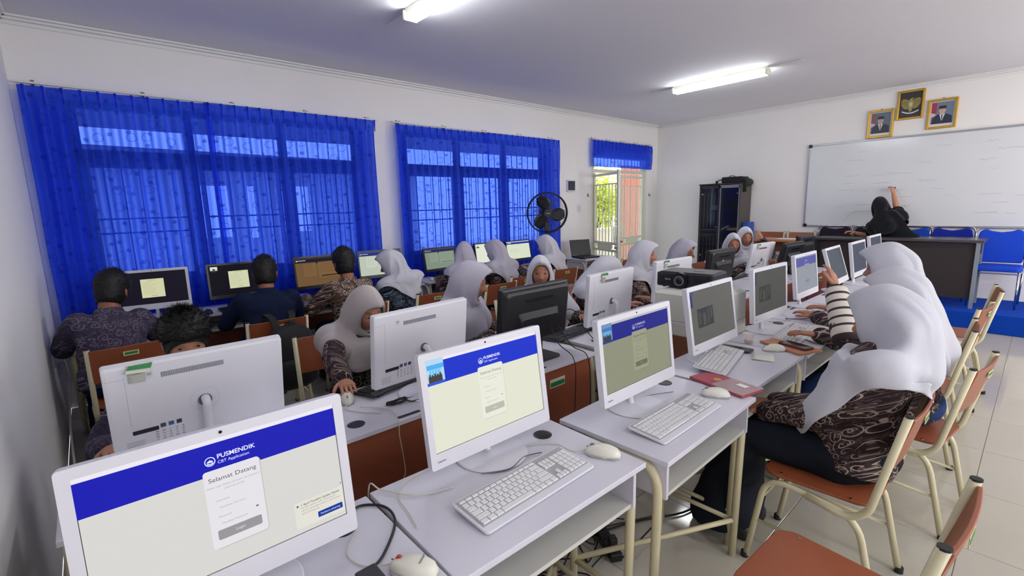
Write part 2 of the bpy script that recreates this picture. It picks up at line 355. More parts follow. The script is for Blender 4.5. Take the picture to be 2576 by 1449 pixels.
def curtain(name, label, x0, x1, z0, z1, y, pl=.105, amp=.03, seed=0, hem=None):
    random.seed(seed); n = int((x1-x0)/.0125); nz = 34; mb = MB(); k = (x1-x0)/pl; ph = [random.uniform(-.5, .5) for _ in range(int(k)+3)]
    for j in range(nz+1):
        t = j/nz; z = z1+(z0-z1)*t
        for i in range(n+1):
            s_ = i/n; x = x0+(x1-x0)*s_; q = s_*k
            e = min(1, .35+t*6) ; tight = 1 if t > .05 else .5
            wv = cos(2*pi*q+ph[int(q)]*min(1, t*3)*1.3)
            wv = (abs(wv)**.7)*(1 if wv > 0 else -1)
            big = noise.noise(V((x*1.9, t*1.2, seed)))*.03*t
            mb.v.append((x+noise.noise(V((x*3, t*3, seed+5)))*.012*t, y-amp*e*wv*tight-big, z+noise.noise(V((x*4, 0, seed)))*.008*(t > .98)))
    mb.f = [(j*(n+1)+i, j*(n+1)+i+1, (j+1)*(n+1)+i+1, (j+1)*(n+1)+i) for j in range(nz) for i in range(n)]
    r0 = thing(name, label, 'curtain'); obj('curtain_cloth', mb, M_cur, r0, smooth=True)
    hb = MB()
    for i in range(int(k)+1):   # pinch pleats sewn in the heading
        x = x0+.03+i*pl
        if x < x1-.01: hb.tube([(x, y-.03, z1-.003), (x, y-.037, z1-.05), (x, y-.03, z1-.12)], [.011, .006, .004], 6)
    o = obj('heading_pleats', hb, M_cur, r0, smooth=True); o['kind'] = 'stuff'
YC = YF-.11
curtain('curtain', 'blue sheer curtain at the far left, next to the left wall', -.225, 1.0, .62, 2.535, YC, seed=1)
curtain('curtain', 'blue sheer curtain on the right half of the large left window', .93, 2.55, .62, 2.535, YC-.052, seed=2)
curtain('curtain', 'blue sheer curtain on the left half of the second window', 2.83, 4.2, .62, 2.535, YC, seed=3)
curtain('curtain', 'blue sheer curtain on the right half of the second window, behind the fan', 4.13, 5.58, .62, 2.535, YC-.052, seed=4)
curtain('door_valance', 'short blue valance curtain hanging over the doorway', 6.47, 8.28, 2.19, 2.62, YC+.03, pl=.1, amp=.018, seed=5)
for x0, x1, z, lb in ((-.24, 2.62, 2.56, 'long white curtain rail above the large left window'), (2.81, 5.6, 2.56, 'white curtain rail above the second window'), (6.45, 8.3, 2.64, 'white curtain rail above the doorway')):
    r0 = thing('curtain_rail', lb, 'curtain rail')
    obj('rail', MB().box(((x0+x1)/2, YC+.03, z), (x1-x0, .022, .014)), M_wht, r0)
    for k in range(5):
        x = x0+.1+(x1-x0-.2)*k/4; obj('bracket', MB().box((x, YC+.07, z+.006), (.018, .085, .02)).box((x, YF-.004, z+.01), (.02, .008, .05)), M_gr, r0)
# doorway
fr = MB()
for x in (DOOR[0]+.03, DOOR[1]-.03): fr.box((x, YF+.06, 1.21), (.06, .12, 2.42))
fr.box((7.4, YF+.06, 2.39), (1.62, .12, .06)).box((7.4, YF+.06, 2.13), (1.62, .1, .05))
dr = struct('door_1', fr, M_wht)
def leaf(parent, hinge, ang, wd, sgn):
    m = M.Translation(hinge) @ M.Rotation(ang, 4, 'Z'); zt = 2.08
    f_ = MB()
    for x in (.025, wd-.025): f_.box((sgn*x, 0, zt/2+.01), (.05, .035, zt), m)
    for z in (.05, .80, .92, zt-.04): f_.box((sgn*wd/2, 0, z), (wd, .03, .04), m)
    f_.box((sgn*wd/2, 0, zt-.2), (wd, .02, .02), m)
    o = obj('gate_leaf', f_, M_wht, parent, bevel=.004)
    nb = 8
    for k in range(1, nb): obj('gate_bar', MB().box((sgn*wd*k/nb, 0, 1.36), (.014, .014, 1.05), m).box((sgn*wd*k/nb, 0, .43), (.014, .014, .72), m), M_wht, o)
    obj('gate_panel', MB().box((sgn*wd*.45, 0, .86), (wd*.55, .012, .1), m), mat('mint_panel', 'dfe6cf', .5), o)
    obj('gate_handle', MB().box((sgn*(wd-.05), -.03, 1.0), (.03, .05, .1), m).cyl((sgn*(wd-.05), -.06, 1.1), .009, .22, 'z', 8, m), M_wht, o)
    obj('gate_handle', MB().cyl((sgn*(wd-.03), -.035, .86), .02, .03, 'y', 10, m), M_gr, o)
leaf(dr, (6.64, YF+.02, 0), R(-112), .8, 1)
leaf(dr, (8.18, YF+.04, 0), 0, .76, -1)
for x in (6.45, 8.33):
    tag(obj('gate_hook', MB().box((x, YF-.006, 1.72), (.02, .012, .05)).cyl((x, YF-.025, 1.7), .006, .04, 'y', 6), M_gr), 'small metal hook on the wall %s of the doorway' % ('left' if x < 7 else 'right'), 'hook')
# wall fittings
r0 = thing('wall_panel_box', 'small dark distribution box with white rim on the wall left of the door', 'fuse box', (6.0, YF, 1.87))
obj('rim', MB().rrect((0, 0), .19, .19, .012, -.03, 0), M_wp, r0); obj('cover', MB().rrect((0, 0), .155, .145, .008, -.042, -.028), mat('box_cover', '2f3440', .4), r0)
r0 = thing('light_switch', 'white double light switch on the wall between fuse box and door', 'switch', (6.22, YF, 1.5)); obj('plate', MB().rrect((0, 0), .085, .12, .01, -.012, 0), M_wp, r0)
for k in (-1, 1): obj('rocker', MB().box((k*.017, -.015, 0), (.026, .008, .06)), M_wp2, r0)
r0 = thing('wall_socket', 'white wall socket low on the left wall with a white cable', 'socket', (XL, 4.3, .62)); obj('plate', MB().box((.008, 0, 0), (.016, .08, .08)), M_wp, r0, bevel=.004); obj('plug', MB().cyl((.035, 0, 0), .019, .05, 'x', 12), M_wp, r0)
tag(obj('socket_cable', MB().tube(catmull([(XL+.06, 4.3, .62), (XL+.07, 4.2, .5), (XL+.05, 3.9, .28), (XL+.06, 3.4, .12), (XL+.08, 2.7, .03), (XL+.1, 2.2, .02)]), .006, 6), M_wc, smooth=True), 'white cable hanging down the left wall from the socket', 'cable')
# ceiling lamps
def lamp(x, y, label, k):
    r0 = thing('ceiling_lamp', label, 'lamp', (x, y, ZC)); M_t = mat('lit_tube', 'ffffff', .4, var=0, emit=k, ec='f8fbff')
    obj('batten', MB().box((0, 0, -.025), (.09, 1.16, .05)), M_wht, r0, bevel=.006)
    for s_ in (-1, 1): obj('tube', MB().cyl((s_*.038, 0, -.072), .015, 1.12, 'y', 12), M_t, r0, smooth=False)
    for s_ in (-1, 1): obj('end_cap', MB().box((0, s_*.575, -.05), (.12, .022, .07)), M_wht, r0, bevel=.005)
    for s_ in (-1, 1): obj('lamp_wire', MB().cyl((0, s_*.75, -.006), .005, .35, 'y', 6), M_corn, r0)
lamp(2.05, 2.8, 'twin-tube ceiling lamp cut off by the top edge, above the middle desks', 46)
lamp(6.0, 2.85, 'twin-tube ceiling lamp further away, toward the whiteboard', 46)
lamp(2.05, -1.2, 'assumed twin-tube ceiling lamp, unseen behind the photographer at the left', 46)  # unseen rear pair, assumed to match the visible lamps and added for light
lamp(6.0, -1.2, 'assumed twin-tube ceiling lamp, unseen behind the photographer at the right', 46)
# ---------------------------------------------------------------- podium, whiteboard, pictures
pd = struct('podium', MB().box((8.02, (YB+3.28)/2, .11), (1.13, 3.28-YB, .22)), mat('blue_carpet', '0f3fa8', .95, var=.12, vs=60, bump=.4, bs=900, spec=.1), bevel=.008)
r0 = thing('whiteboard', 'wide whiteboard with faint marker writing on the front wall', 'whiteboard', (XR, .3, 1.15))
obj('board_surface', MB().box((-.012, -.25, .6), (.02, 5.0, 1.2)), mat('whiteboard_enamel', 'dadde1', .13, var=.03, vs=2), r0)
fm = MB()
for z in (-.012, 1.212): fm.box((-.018, -.25, z), (.03, 5.04, .024))
for y in (2.262, -2.762): fm.box((-.018, y, .6), (.03, .024, 1.2))
obj('frame', fm, mat('aluminium', 'a9acb0', .35, .7, var=.03), r0, bevel=.003)
for z in (-.005, 1.205): obj('corner_cap', MB().rrect((2.25, z), .05, .05, .012, -.036, -.0, axis='x'), M_bk, r0)
sb = MB(); random.seed(3)
def scrib(y, z, L_, h_):
    p = []; x = 0
    while x < L_: p.append((-.0232, y-x, z+random.uniform(-h_, h_))); x += random.uniform(.006, .016)
    sb.tube(p, .0011, 3, caps=False)
for row in range(9):
    z = .18+row*.11; y = random.uniform(1.6, 2.15)
    while y > -1.4:
        L_ = random.uniform(.06, .35)
        if random.random() < .62: scrib(y, z+random.uniform(-.02, .02), L_, random.uniform(.008, .02))
        y -= L_+random.uniform(.03, .25)
sb.tube([(-.0232, 1.75+.0, .05), (-.0232, 1.62, .2), (-.0232, 1.35, .21)], .0014, 3)
o = obj('faint_marker_writing', sb, mat('marker_grey', 'a4aab6', .6), r0); o['kind'] = 'stuff'
def picture(y0, y1, z0, z1, label, kind):
    cx, cz, wd, hh = (y0+y1)/2, (z0+z1)/2, y1-y0, z1-z0
    r0 = thing('framed_picture', label, 'picture', (XR, cx, cz), R(-90))   # local: faces -Y, x to the right
    f_ = MB(); t = .028
    for s_ in (-1, 1): f_.box((s_*(wd/2-t/2), -.014, 0), (t, .028, hh)).box((0, -.014, s_*(hh/2-t/2)), (wd-2*t, .028, t))
    obj('frame', f_, M_gold, r0, bevel=.006)
    W, H = wd-2*t, hh-2*t
    F = lambda pts, d, c, nm: obj(nm, MB().prism(pts, -.010-d*.0006, -.0095), mat('print_'+c, c, .45, var=.05, vs=30), pic)
    if kind == 'crest':
        pic = obj('print', MB().box((0, -.005, 0), (W, .009, H)), mat('print_dark', '2b2a30', .35), r0)
        for s_ in (-1, 1):   # spread wings, body, head, shield, ribbon
            F([(s_*.01, .05), (s_*.045, .075), (s_*.085, .085), (s_*.105, .06), (s_*.1, .0), (s_*.07, -.045), (s_*.03, -.055), (s_*.01, -.03)][::s_], 1, '8f8445', 'wing')
            for q in range(5): F([(s_*(.03+.017*q), -.03+.012*q), (s_*(.035+.017*q), -.03+.012*q), (s_*(.043+.016*q), .055), (s_*(.037+.016*q), .055)][::s_], 2, '6e6534', 'feather')
        F([(-.022, .045), (-.012, .075), (.012, .09), (.03, .083), (.014, .07), (.02, .045), (.018, -.07), (0, -.095), (-.018, -.07)], 3, '9c914c', 'body')
        F([(-.018, .03), (.018, .03), (.02, -.01), (0, -.035), (-.02, -.01)], 5, 'b9b6a6', 'shield')
        rb = [(-.09+.018*i, -.072-.03*cos((i-5)/5*pi/2)) for i in range(11)]
        F(rb+[(a, b_-.016) for a, b_ in rb[::-1]], 4, 'cfd0cf', 'ribbon')
    else:
        pic = obj('print', MB().box((0, -.005, 0), (W, .009, H)), mat('print_white', 'd8d8d4', .45), r0)
        c = ('5f6b78', '7b5460', '2e3040', 'b79a8c') if kind == 'a' else ('6d7c92', '9c3350', '272b40', 'c4a596')
        w2, h2 = W/2-.012, H/2
        F([(-w2, -h2+.035), (w2, -h2+.035), (w2, h2-.01), (-w2, h2-.01)], 1, c[0], 'backdrop')
        F([(-w2, .02), (-w2+.05, .0), (-w2+.055, h2-.02), (-w2, h2-.012)], 2, c[1], 'red_drape'); F([(-w2, -.04), (-w2+.04, -.02), (-w2+.05, .0), (-w2, .02)], 2, 'cbb9c0', 'white_drape')
        F([(-w2+.01, -h2+.035), (w2-.005, -h2+.035), (w2-.012, -.035), (.045, -.005), (-.04, -.005), (-w2+.02, -.045)], 3, c[2], 'suit')
        F([(-.028, -.002), (.03, -.002), (.004, -.085), (-.004, -.085)], 4, 'd6d2d4', 'shirt'); F([(-.006, -.01), (.006, -.01), (.004, -.075), (-.004, -.075)], 5, '3a3040', 'tie')
        F([(.0+.034*cos(R(a)), .043+.045*sin(R(a))) for a in range(0, 360, 24)], 5, c[3], 'face')
        F([(-.037, .062), (.037, .062), (.034, .1), (-.034, .1)], 6, '23242e', 'cap')
        for s_ in (-1, 1): F([(s_*.013+.004*cos(R(a)), .048+.002*sin(R(a))) for a in range(0, 360, 60)], 6, '4a3a36', 'eye')
    obj('hook', MB().cyl((0, -.008, hh/2+.006), .009, .008, 'y', 8), M_gr, r0)
picture(1.55, 1.85, 2.385, 2.765, 'gold framed portrait of a man in dark suit, lowest left picture above whiteboard', 'a')
picture(1.24, 1.53, 2.59, 2.97, 'gold framed eagle crest on black, the highest of the three pictures', 'crest')
picture(.90, 1.20, 2.425, 2.80, 'gold framed portrait of a man in black cap and tie, right of the crest', 'b')
# ---------------------------------------------------------------- desks
_desk = {}
def legs_frame(x):
    mb = MB(); mb.tube(fillet([(x, -.17, 0), (x, -.185, .715), (x, .165, .715), (x, .175, 0)], .1, 6), .0155, 10); return mb
def make_desk(label, loc, rz, top=M_lam, brown=True):
    t = thing('computer_desk', label, 'desk', loc, rz, 'white computer desks'); k = obj('tabletop', MB().box((0, 0, .741), (.712, .45, .018)), top, t, bevel=.002)
    obj('shelf', MB().box((0, -.01, .607), (.64, .38, .014)), M_lamU, t)
    obj('back_board', MB().box((0, .185, .66), (.64, .012, .12)), M_lamU, t)
    for s_ in (-1, 1): obj('side_panel', MB().box((s_*.322, -.012, .666), (.014, .39, .132)), M_lam, t)
    for s_ in (-1, 1): obj('leg_frame', legs_frame(s_*.338), M_cream, t, smooth=True)
    if brown:
        obj('modesty_panel', MB().box((0, .201, .55), (.66, .014, .36)), M_brown, t, bevel=.001)
        st = obj('panel_sticker', MB().box((-.06, .2095, .655), (.11, .002, .045)), mat('sticker_white', 'c8c8bc', .5), t)
        obj('green_band', MB().box((-.06, .211, .65), (.104, .001, .024)), M_green, st)
    obj('stretcher', MB().tube([(-.335, -.17, .16), (.335, .17, .16)], .011, 8), M_cream, t, smooth=True)
    obj('stretcher', MB().tube([(.335, -.17, .175), (-.335, .17, .175)], .011, 8), M_cream, t, smooth=True)
    for s_ in (-1, 1): obj('side_rail', MB().tube([(s_*.338, -.172, .17), (s_*.338, .172, .17)], .010, 8), M_cream, t, smooth=True)
    obj('cable_grommet', MB().lathe([(.033, .749), (.033, .7515), (.03, .7525), (.026, .7512)], 20, c=(.25, .13, 0)), M_bk, t)
    obj('cable_slot', MB().rrect((.06, .195), .1, .02, .0095, .749, .7512, axis='z'), M_bk, t)
    return t
desk0 = make_desk('white desk nearest the camera, holding the lower-left monitor and its mouse', (.143, .985, 0), 0)
ROW1 = [(.865, .985, R(-1), 'white desk with full white keyboard in front of the bright cream login screen'),
 (1.612, .935, R(1), 'white desk with keyboard, second right of the nearest desk, red pouch on its corner'),
 (2.345, .985, 0, 'white desk carrying a phone, a cup and the keyboard tilted up on the phone'),
 (3.07, .97, 0, 'white desk with brown book and black phone, before the second hijab girl'),
 (3.80, .99, 0, 'front row white desk under the monitor with pale violet page'),
 (4.53, .985, 0, 'front row white desk under the monitor swung back'), (5.26, .985, 0, 'front row white desk second from its far end'), (6.0, .985, 0, 'front row white desk at the far end, closest to the teacher')]
for x, y, rz, lb in ROW1: dup(desk0, (x, y, 0), rz, lb)
ROW2 = [(.20, 1.80, 0, 'middle row white desk with brown front panel beside the left wall'), (.925, 1.80, 0, 'middle row white desk with coiled black cable and green stickered brown panel'),
 (1.655, 1.80, 0, 'middle row white desk under the black monitor seen from behind'), (2.44, 1.84, 0, 'middle row white desk under the monitor with green sticker, left of the projector'),
 (3.17, 1.84, 0, 'middle row white desk behind the projector and white printer'), (3.9, 1.84, 0, 'middle row white desk right behind the projector, cables on it'), (4.63, 1.84, 0, 'middle row desk under the small black monitor with white label'),
 (5.36, 1.84, 0, 'middle row desk under the white monitor before the two staring girls'), (6.09, 1.84, 0, 'middle row desk at the far end under two black monitors')]
for x, y, rz, lb in ROW2: dup(desk0, (x, y, 0), pi+rz, lb)
ROW3 = [(.16, 'window row desk in the left corner, under the white framed monitor'), (.89, 'window row desk under the black monitor with small webcam picture'), (1.62, 'window row desk under the monitor showing a brown page'),
 (2.35, 'window row desk below the gap between both windows'), (3.12, 'window row desk under the second window, grey-green page monitor'), (3.85, 'window row desk between the two girls with backs turned'), (4.62, 'window row desk under the bright monitor left of the fan'), (5.83, 'window row desk carrying the open black laptop')]
for x, lb in ROW3: dup(desk0, (x, 4.70, 0), 0, lb)
# ---------------------------------------------------------------- chairs
def make_chair(label, loc, rz, M_s=M_ply):
    t = thing('school_chair', label, 'chair', loc, rz, 'brown plywood school chairs')
    out = [(a, b) for a, b in rr((0, 0), .38, .38, .06, 5)]
    out = [(a*(1-.10*(1 if b < 0 else 0)*(-b/.19)), b) for a, b in out]
    obj('seat', MB().prism(out, .428, .440, axis='z'), M_s, t, bevel=.003)
    bk = MB(); cols = 10; Rr = []
    n = 9
    for k in range(2):
        pass
    th = .012; vs = []; 
    for j in range(4):
        z = .605+.205*j/3
        for i in range(n):
            x = -.185+.37*i/(n-1); e = 1 if 0 < j < 3 else 1
            y = -.215-.05*(z-.605)/.2*1.0+.012*(1-(x/.185)**2)*-1
            vs.append((x, y, z))
    fs = []
    m_ = len(vs); vs2 = [(x, y-th, z) for x, y, z in vs]
    for j in range(3):
        for i in range(n-1):
            a = j*n+i; fs += [(a, a+1, a+n+1, a+n), (m_+a, m_+a+n, m_+a+n+1, m_+a+1)]
    for i in range(n-1): fs += [(i, m_+i, m_+i+1, i+1), (3*n+i, 3*n+i+1, m_+3*n+i+1, m_+3*n+i)]
    for j in range(3): fs += [(j*n, j*n+n, m_+j*n+n, m_+j*n), (j*n+n-1, m_+j*n+n-1, m_+j*n+2*n-1, j*n+2*n-1)]
    obj('backrest', MB().add(vs+vs2, fs), M_s, t, bevel=.003)
    for s_ in (-1, 1):
        x = s_*.185
        obj('side_frame', MB().tube(fillet([(x, .235, 0), (x, .17, .415), (x, -.15, .385), (x, -.235, 0)], .09, 6), .0125, 10), M_cream, t, smooth=True)
        x2 = s_*.192
        obj('back_post', MB().tube(fillet([(x2, .02, .40), (x2, -.12, .375), (x2, -.18, .42), (x2, -.262, .82)], .07, 6), .0135, 10), M_cream, t, smooth=True)
        obj('post_cap', MB().cyl((x2, -.2625, .822), .0138, .006, 'z', 10), M_foot, t)
        obj('side_rail', MB().tube([(x, .205, .2), (x, -.19, .19)], .007, 6), M_cream, t, smooth=True)
        for y in (.237, -.236): obj('foot_cap', MB().cyl((x, y, .012), .016, .024, 'z', 10), M_foot, t)
    obj('cross_rail', MB().tube([(-.185, .19, .3), (.185, .19, .3)], .007, 6), M_cream, t, smooth=True)
    obj('seat_support', MB().tube([(-.185, .1, .412), (.185, .1, .412)], .008, 6), M_cream, t).rotation_euler = (0, 0, 0)
    for a in (-1, 1):
        for b in (-1, 1): obj('rivet', MB().cyl((a*.165, b*.12, .441), .005, .003, 'z', 8), M_met, t)
    st = obj('chair_sticker', MB().box((0, -.2845, .765), (.075, .002, .028), M.Rotation(R(-0), 4, 'X')), mat('sticker_cream', 'c9c08c', .5), t)
    obj('green_band', MB().box((0, -.2858, .765), (.06, .001, .014)), M_green, st)
    return t
ch0 = make_chair('empty brown chair in the bottom right corner, nearest the camera', (1.46, .318, 0), R(-3))
for x, y, rz, lb in [(2.17, .49, -1, 'brown chair under the big white hijab girl at the right'), (2.94, .37, -7, 'brown chair of the girl in the blue skirt, second from the camera'),
  (3.68, .46, 4, 'brown chair under the farthest of the three right-hand hijab girls'), (4.45, .46, -6, 'brown empty chair beyond the three hijab girls, first of the two'), (5.25, .44, 8, 'brown empty chair nearest the blue podium edge'),
  (.10, 3.80, 3, 'brown chair behind the boy in grey batik by the left wall'), (.95, 3.80, -3, 'brown chair with the black backpack hung on it'), (1.60, 3.82, 0, 'brown chair of the boy in brown and white batik'),
  (2.28, 3.86, 2, 'brown chair of the girl in blue batik'), (3.02, 3.80, 0, 'brown chair of the girl between the windows, farther of the pair'), (3.52, 3.96, -4, 'brown chair behind the girl whose face is blurred'), (4.26, 4.04, -3, 'brown chair of the girl sitting below the fan'), (5.5, 4.02, 5, 'brown empty chair before the laptop desk')]:
    dup(ch0, (x, y, 0), R(rz), lb)
for x, y, rz, lb in [(.25, 2.52, 180, 'brown chair of the boy hidden behind the white monitor'), (1.0, 2.62, 172, 'brown chair of the girl with her hand on the mouse'), (1.88, 2.62, 190, 'brown chair of the girl looking right past the black monitor'),
   (2.55, 2.6, 175, 'brown chair under the girl facing the camera'), (3.22, 2.6, 180, 'brown chair of the girl bowing behind the green stickered monitor'), (3.95, 2.62, 180, 'brown chair of the girl talking toward the right'), (4.6, 2.6, 180, 'brown chair of the girl behind the projector'),
   (5.6, 2.55, 180, 'brown chair of the staring girl in front'), (6.5, 2.75, 176, 'brown chair of the staring girl at the back')]:
    dup(ch0, (x, y, 0), R(rz), lb)
# ---------------------------------------------------------------- screens
BOLD = .0
def panel_rect(parent, W, H, u0, v0, u1, v1, c, lay, name, rad=0, k=1.0):
    """flat piece of the picture shown on a screen; u from the left, v from the top"""
    w_, h_ = (u1-u0)*W, (v1-v0)*H; c_ = ((u0+u1)/2*W-W/2, H-(v0+v1)/2*H)
    pts = rr(c_, w_, h_, rad, 4) if rad else [(c_[0]-w_/2, c_[1]-h_/2), (c_[0]+w_/2, c_[1]-h_/2), (c_[0]+w_/2, c_[1]+h_/2), (c_[0]-w_/2, c_[1]+h_/2)]
    y = -.0003*lay; vs = [(a, y, b) for a, b in pts]
    return obj(name, MB().add(vs, [tuple(range(len(vs)))]), scr(c, k), parent)
def stext(parent, W, H, s_, u, v, size, c, lay, k=1.0, align='CENTER', bold=0, name='lettering', sx=1):
    return text(s_, size, scr(c, k), parent, (u*W-W/2, -.0003*lay, H-v*H), (R(90), 0, 0), name, align, bold, 0, sx)
def content(kind, sc0, W, H):
    P = lambda *a, **k: panel_rect(sc0, W, H, *a, **k); T = lambda *a, **k: stext(sc0, W, H, *a, **k)
    if kind[0] == 'login':
        bgc, ban, top, card, btn, txt, thumb, pop, tx = kind[1]
        P(0, 0, 1, .035, top, 1, 'browser_bar'); P(0, .035, 1, .275, ban, 1, 'banner')
        P(.41, .235, .635, .835, card, 3, 'login_card', rad=.006)
        P(.418, .24, .64, .845, mixc(bgc, -18), 2, 'card_shadow', rad=.008)
        P(.434, .70, .612, .775, btn, 4, 'login_button', rad=.003)
        # emblem: ring, flower petals and open book
        ex, ey = .445*W-W/2, H-.165*H; mb = MB(); y = -.0003*3
        pr = [(ex+.0095*cos(R(a)), ey+.0095*sin(R(a))) for a in range(0, 360, 20)]; pr2 = [(ex+.0078*cos(R(a)), ey+.0078*sin(R(a))) for a in range(0, 360, 20)]
        mb.add([(a, y, b) for a, b in pr+pr2], [(i, (i+1) % 18, 18+(i+1) % 18, 18+i) for i in range(18)])
        for ang, L_ in ((90, .006), (50, .0055), (130, .0055), (18, .0062), (162, .0062)):
            a = R(ang); d = (cos(a), sin(a)); q = (-d[1]*.0016, d[0]*.0016); by = ey-.002
            mb.add([(ex, y, by), (ex+d[0]*L_*.6+q[0], y, by+d[1]*L_*.6+q[1]), (ex+d[0]*L_, y, by+d[1]*L_), (ex+d[0]*L_*.6-q[0], y, by+d[1]*L_*.6-q[1])], [(0, 1, 2, 3)])
        mb.add([(ex-.006, y, ey-.0025), (ex, y, ey-.0045), (ex+.006, y, ey-.0025), (ex+.005, y, ey-.0055), (ex, y, ey-.007), (ex-.005, y, ey-.0055)], [(0, 1, 4, 5), (1, 2, 3, 4)])
        obj('round_emblem', mb, scr(tx[0]), sc0)
        if tx[1]:
            T('PUSMENDIK', .473, .143, .0125, tx[0], 3, align='LEFT', bold=.00025, sx=1.02); T('CBT Application', .473, .187, .0085, tx[0], 3, align='LEFT')
            T('Selamat Datang', .523, .31, .0125, txt[0], 5, sx=1.1)
            T('Silakan login dengan username dan password', .523, .365, .0052, txt[1], 5); T('yang telah dimiliki', .523, .395, .0052, txt[1], 5)
            T('Username', .445, .475, .0058, txt[1], 5, align='LEFT'); T('Masukkan Username', .455, .53, .0056, txt[1], 5, align='LEFT')
            T('Password', .445, .60, .0058, txt[1], 5, align='LEFT'); T('Masukkan Password', .455, .655, .0056, txt[1], 5, align='LEFT')
            T('Login', .523, .737, .0078, card, 5)
            P(.595, .615, .606, .625, txt[0], 5, 'eye_icon', rad=.0005)
        else:
            for v, a, b in ((.31, .46, .585), (.36, .44, .61), (.39, .47, .58), (.47, .44, .48), (.52, .45, .53), (.60, .44, .48), (.65, .45, .53)): P(a, v-.004, b, v+.004, txt[1], 5, 'text_line')
            P(.475, .12, .55, .165, tx[0], 3, 'text_line')
        if thumb:
            P(0, 0, .14, .275, thumb[0], 4, 'webcam_picture'); P(.01, .06, .14, .11, thumb[1], 5, 'ceiling_strip'); P(.025, .11, .12, .2, thumb[2], 5, 'curtains')
            for q in range(4): P(.03+.022*q, .12, .036+.022*q, .19, thumb[1], 6, 'curtain_fold')
            P(.015, .18, .12, .245, thumb[3], 7, 'crowd')
            for q in range(5): P(.02+.02*q, .155+.01*(q % 2), .032+.02*q, .19, thumb[3], 8, 'head', rad=.0018)
            P(0, .245, .14, .275, thumb[4], 7, 'floor_strip')
        if pop:
            P(.755, .735, .995, .955, pop[0], 2, 'notification'); P(.86, .875, .985, .925, pop[1], 3, 'blue_button', rad=.001)
            T('1 April Terakhir Update Sistem', .785, .765, .0068, pop[2], 3, align='LEFT', bold=.0001); 
            for q, s_ in enumerate(('Pastikan aplikasi telah terpasang di', 'seluruh perangkat sebelum pelaksanaan', 'ujian berlangsung')): T(s_, .785, .79+.025*q, .0055, pop[3], 3, align='LEFT')
            T('Perbarui sekarang', .9225, .90, .0062, pop[0], 4); P(.765, .757, .775, .773, pop[2], 3, 'info_icon', rad=.0015); P(.985, .70, .993, .712, pop[3], 3, 'close_icon')
    elif kind[0] == 'photo':   # dim locked page with one grey picture
        _, bgc, pc, tag_ = kind; P(.0, .02, .10, .06, tag_, 1, 'corner_tag')
        P(.14, .36, .50, .72, pc, 2, 'grey_picture'); P(.16, .42, .22, .66, mixc(pc, 14), 3, 'grey_shape'); P(.26, .46, .32, .69, mixc(pc, 22), 3, 'grey_shape'); P(.35, .40, .41, .67, mixc(pc, 12), 3, 'grey_shape'); P(.43, .38, .47, .60, mixc(pc, 18), 3, 'grey_shape')
        P(.0, .06, .06, .30, mixc(tag_, -20), 1, 'side_strip')
    elif kind[0] == 'card':
        _, bgc, cc, thumb = kind; P(.32, .22, .66, .80, cc, 2, 'white_card', rad=.002)
        P(.43, .255, .55, .265, mixc(cc, -70), 3, 'text_line')
        for q in range(8): P(.35, .32+.05*q, .35+.22*((q*37 % 10)/10*.4+.6), .327+.05*q, mixc(cc, -40), 3, 'text_line')
        P(.45, .745, .55, .757, mixc(cc, -60), 3, 'text_line')
        if thumb: P(.03, .04, .15, .20, 'd8dcd0', 2, 'webcam_picture'); P(.07, .10, .11, .20, '50504a', 3, 'person_shape', rad=.003); P(.03, .16, .15, .20, '30302c', 3, 'person_shape')
    elif kind[0] == 'exam':
        _, bgc, hd, pn, ln = kind; P(0, 0, 1, .05, mixc(hd, 25), 1, 'browser_bar'); P(0, .05, 1, .17, hd, 1, 'header'); P(.06, .08, .22, .10, 'c8ccd8', 2, 'header_text'); P(.02, .07, .055, .12, 'a8b4c8', 2, 'logo_icon', rad=.004)
        P(.16, .22, .42, .66, pn, 2, 'question_card', rad=.002); P(.47, .20, .93, .74, pn, 2, 'answer_card', rad=.002); P(.43, .17, .47, .22, hd, 2, 'tab')
        for q in range(6): P(.19, .27+.055*q, .36, .276+.055*q, mixc(pn, -35), 3, 'text_line'); P(.50, .26+.055*q, .88, .266+.055*q, mixc(pn, -35), 3, 'text_line')
        P(.52, .66, .90, .70, ln, 3, 'progress_bar')
    elif kind[0] == 'page':
        _, bgc, hd, ln = kind; P(0, 0, 1, .04, 'd8dce0', 1, 'browser_bar'); P(0, .04, 1, .16, hd, 1, 'header'); P(.05, .07, .2, .11, 'c8d4e8', 2, 'header_text')
        for q in range(3): P(.12, .45+.06*q, .5, .458+.06*q, ln, 2, 'text_line')
        P(.04, .16, .96, .20, mixc(bgc, 10), 2, 'page_head'); P(.52, .14, .53, .23, hd, 3, 'tab')
def mixc(c, d): return ''.join('%02x' % max(0, min(255, int(c[i:i+2], 16)+d)) for i in (0, 2, 4))
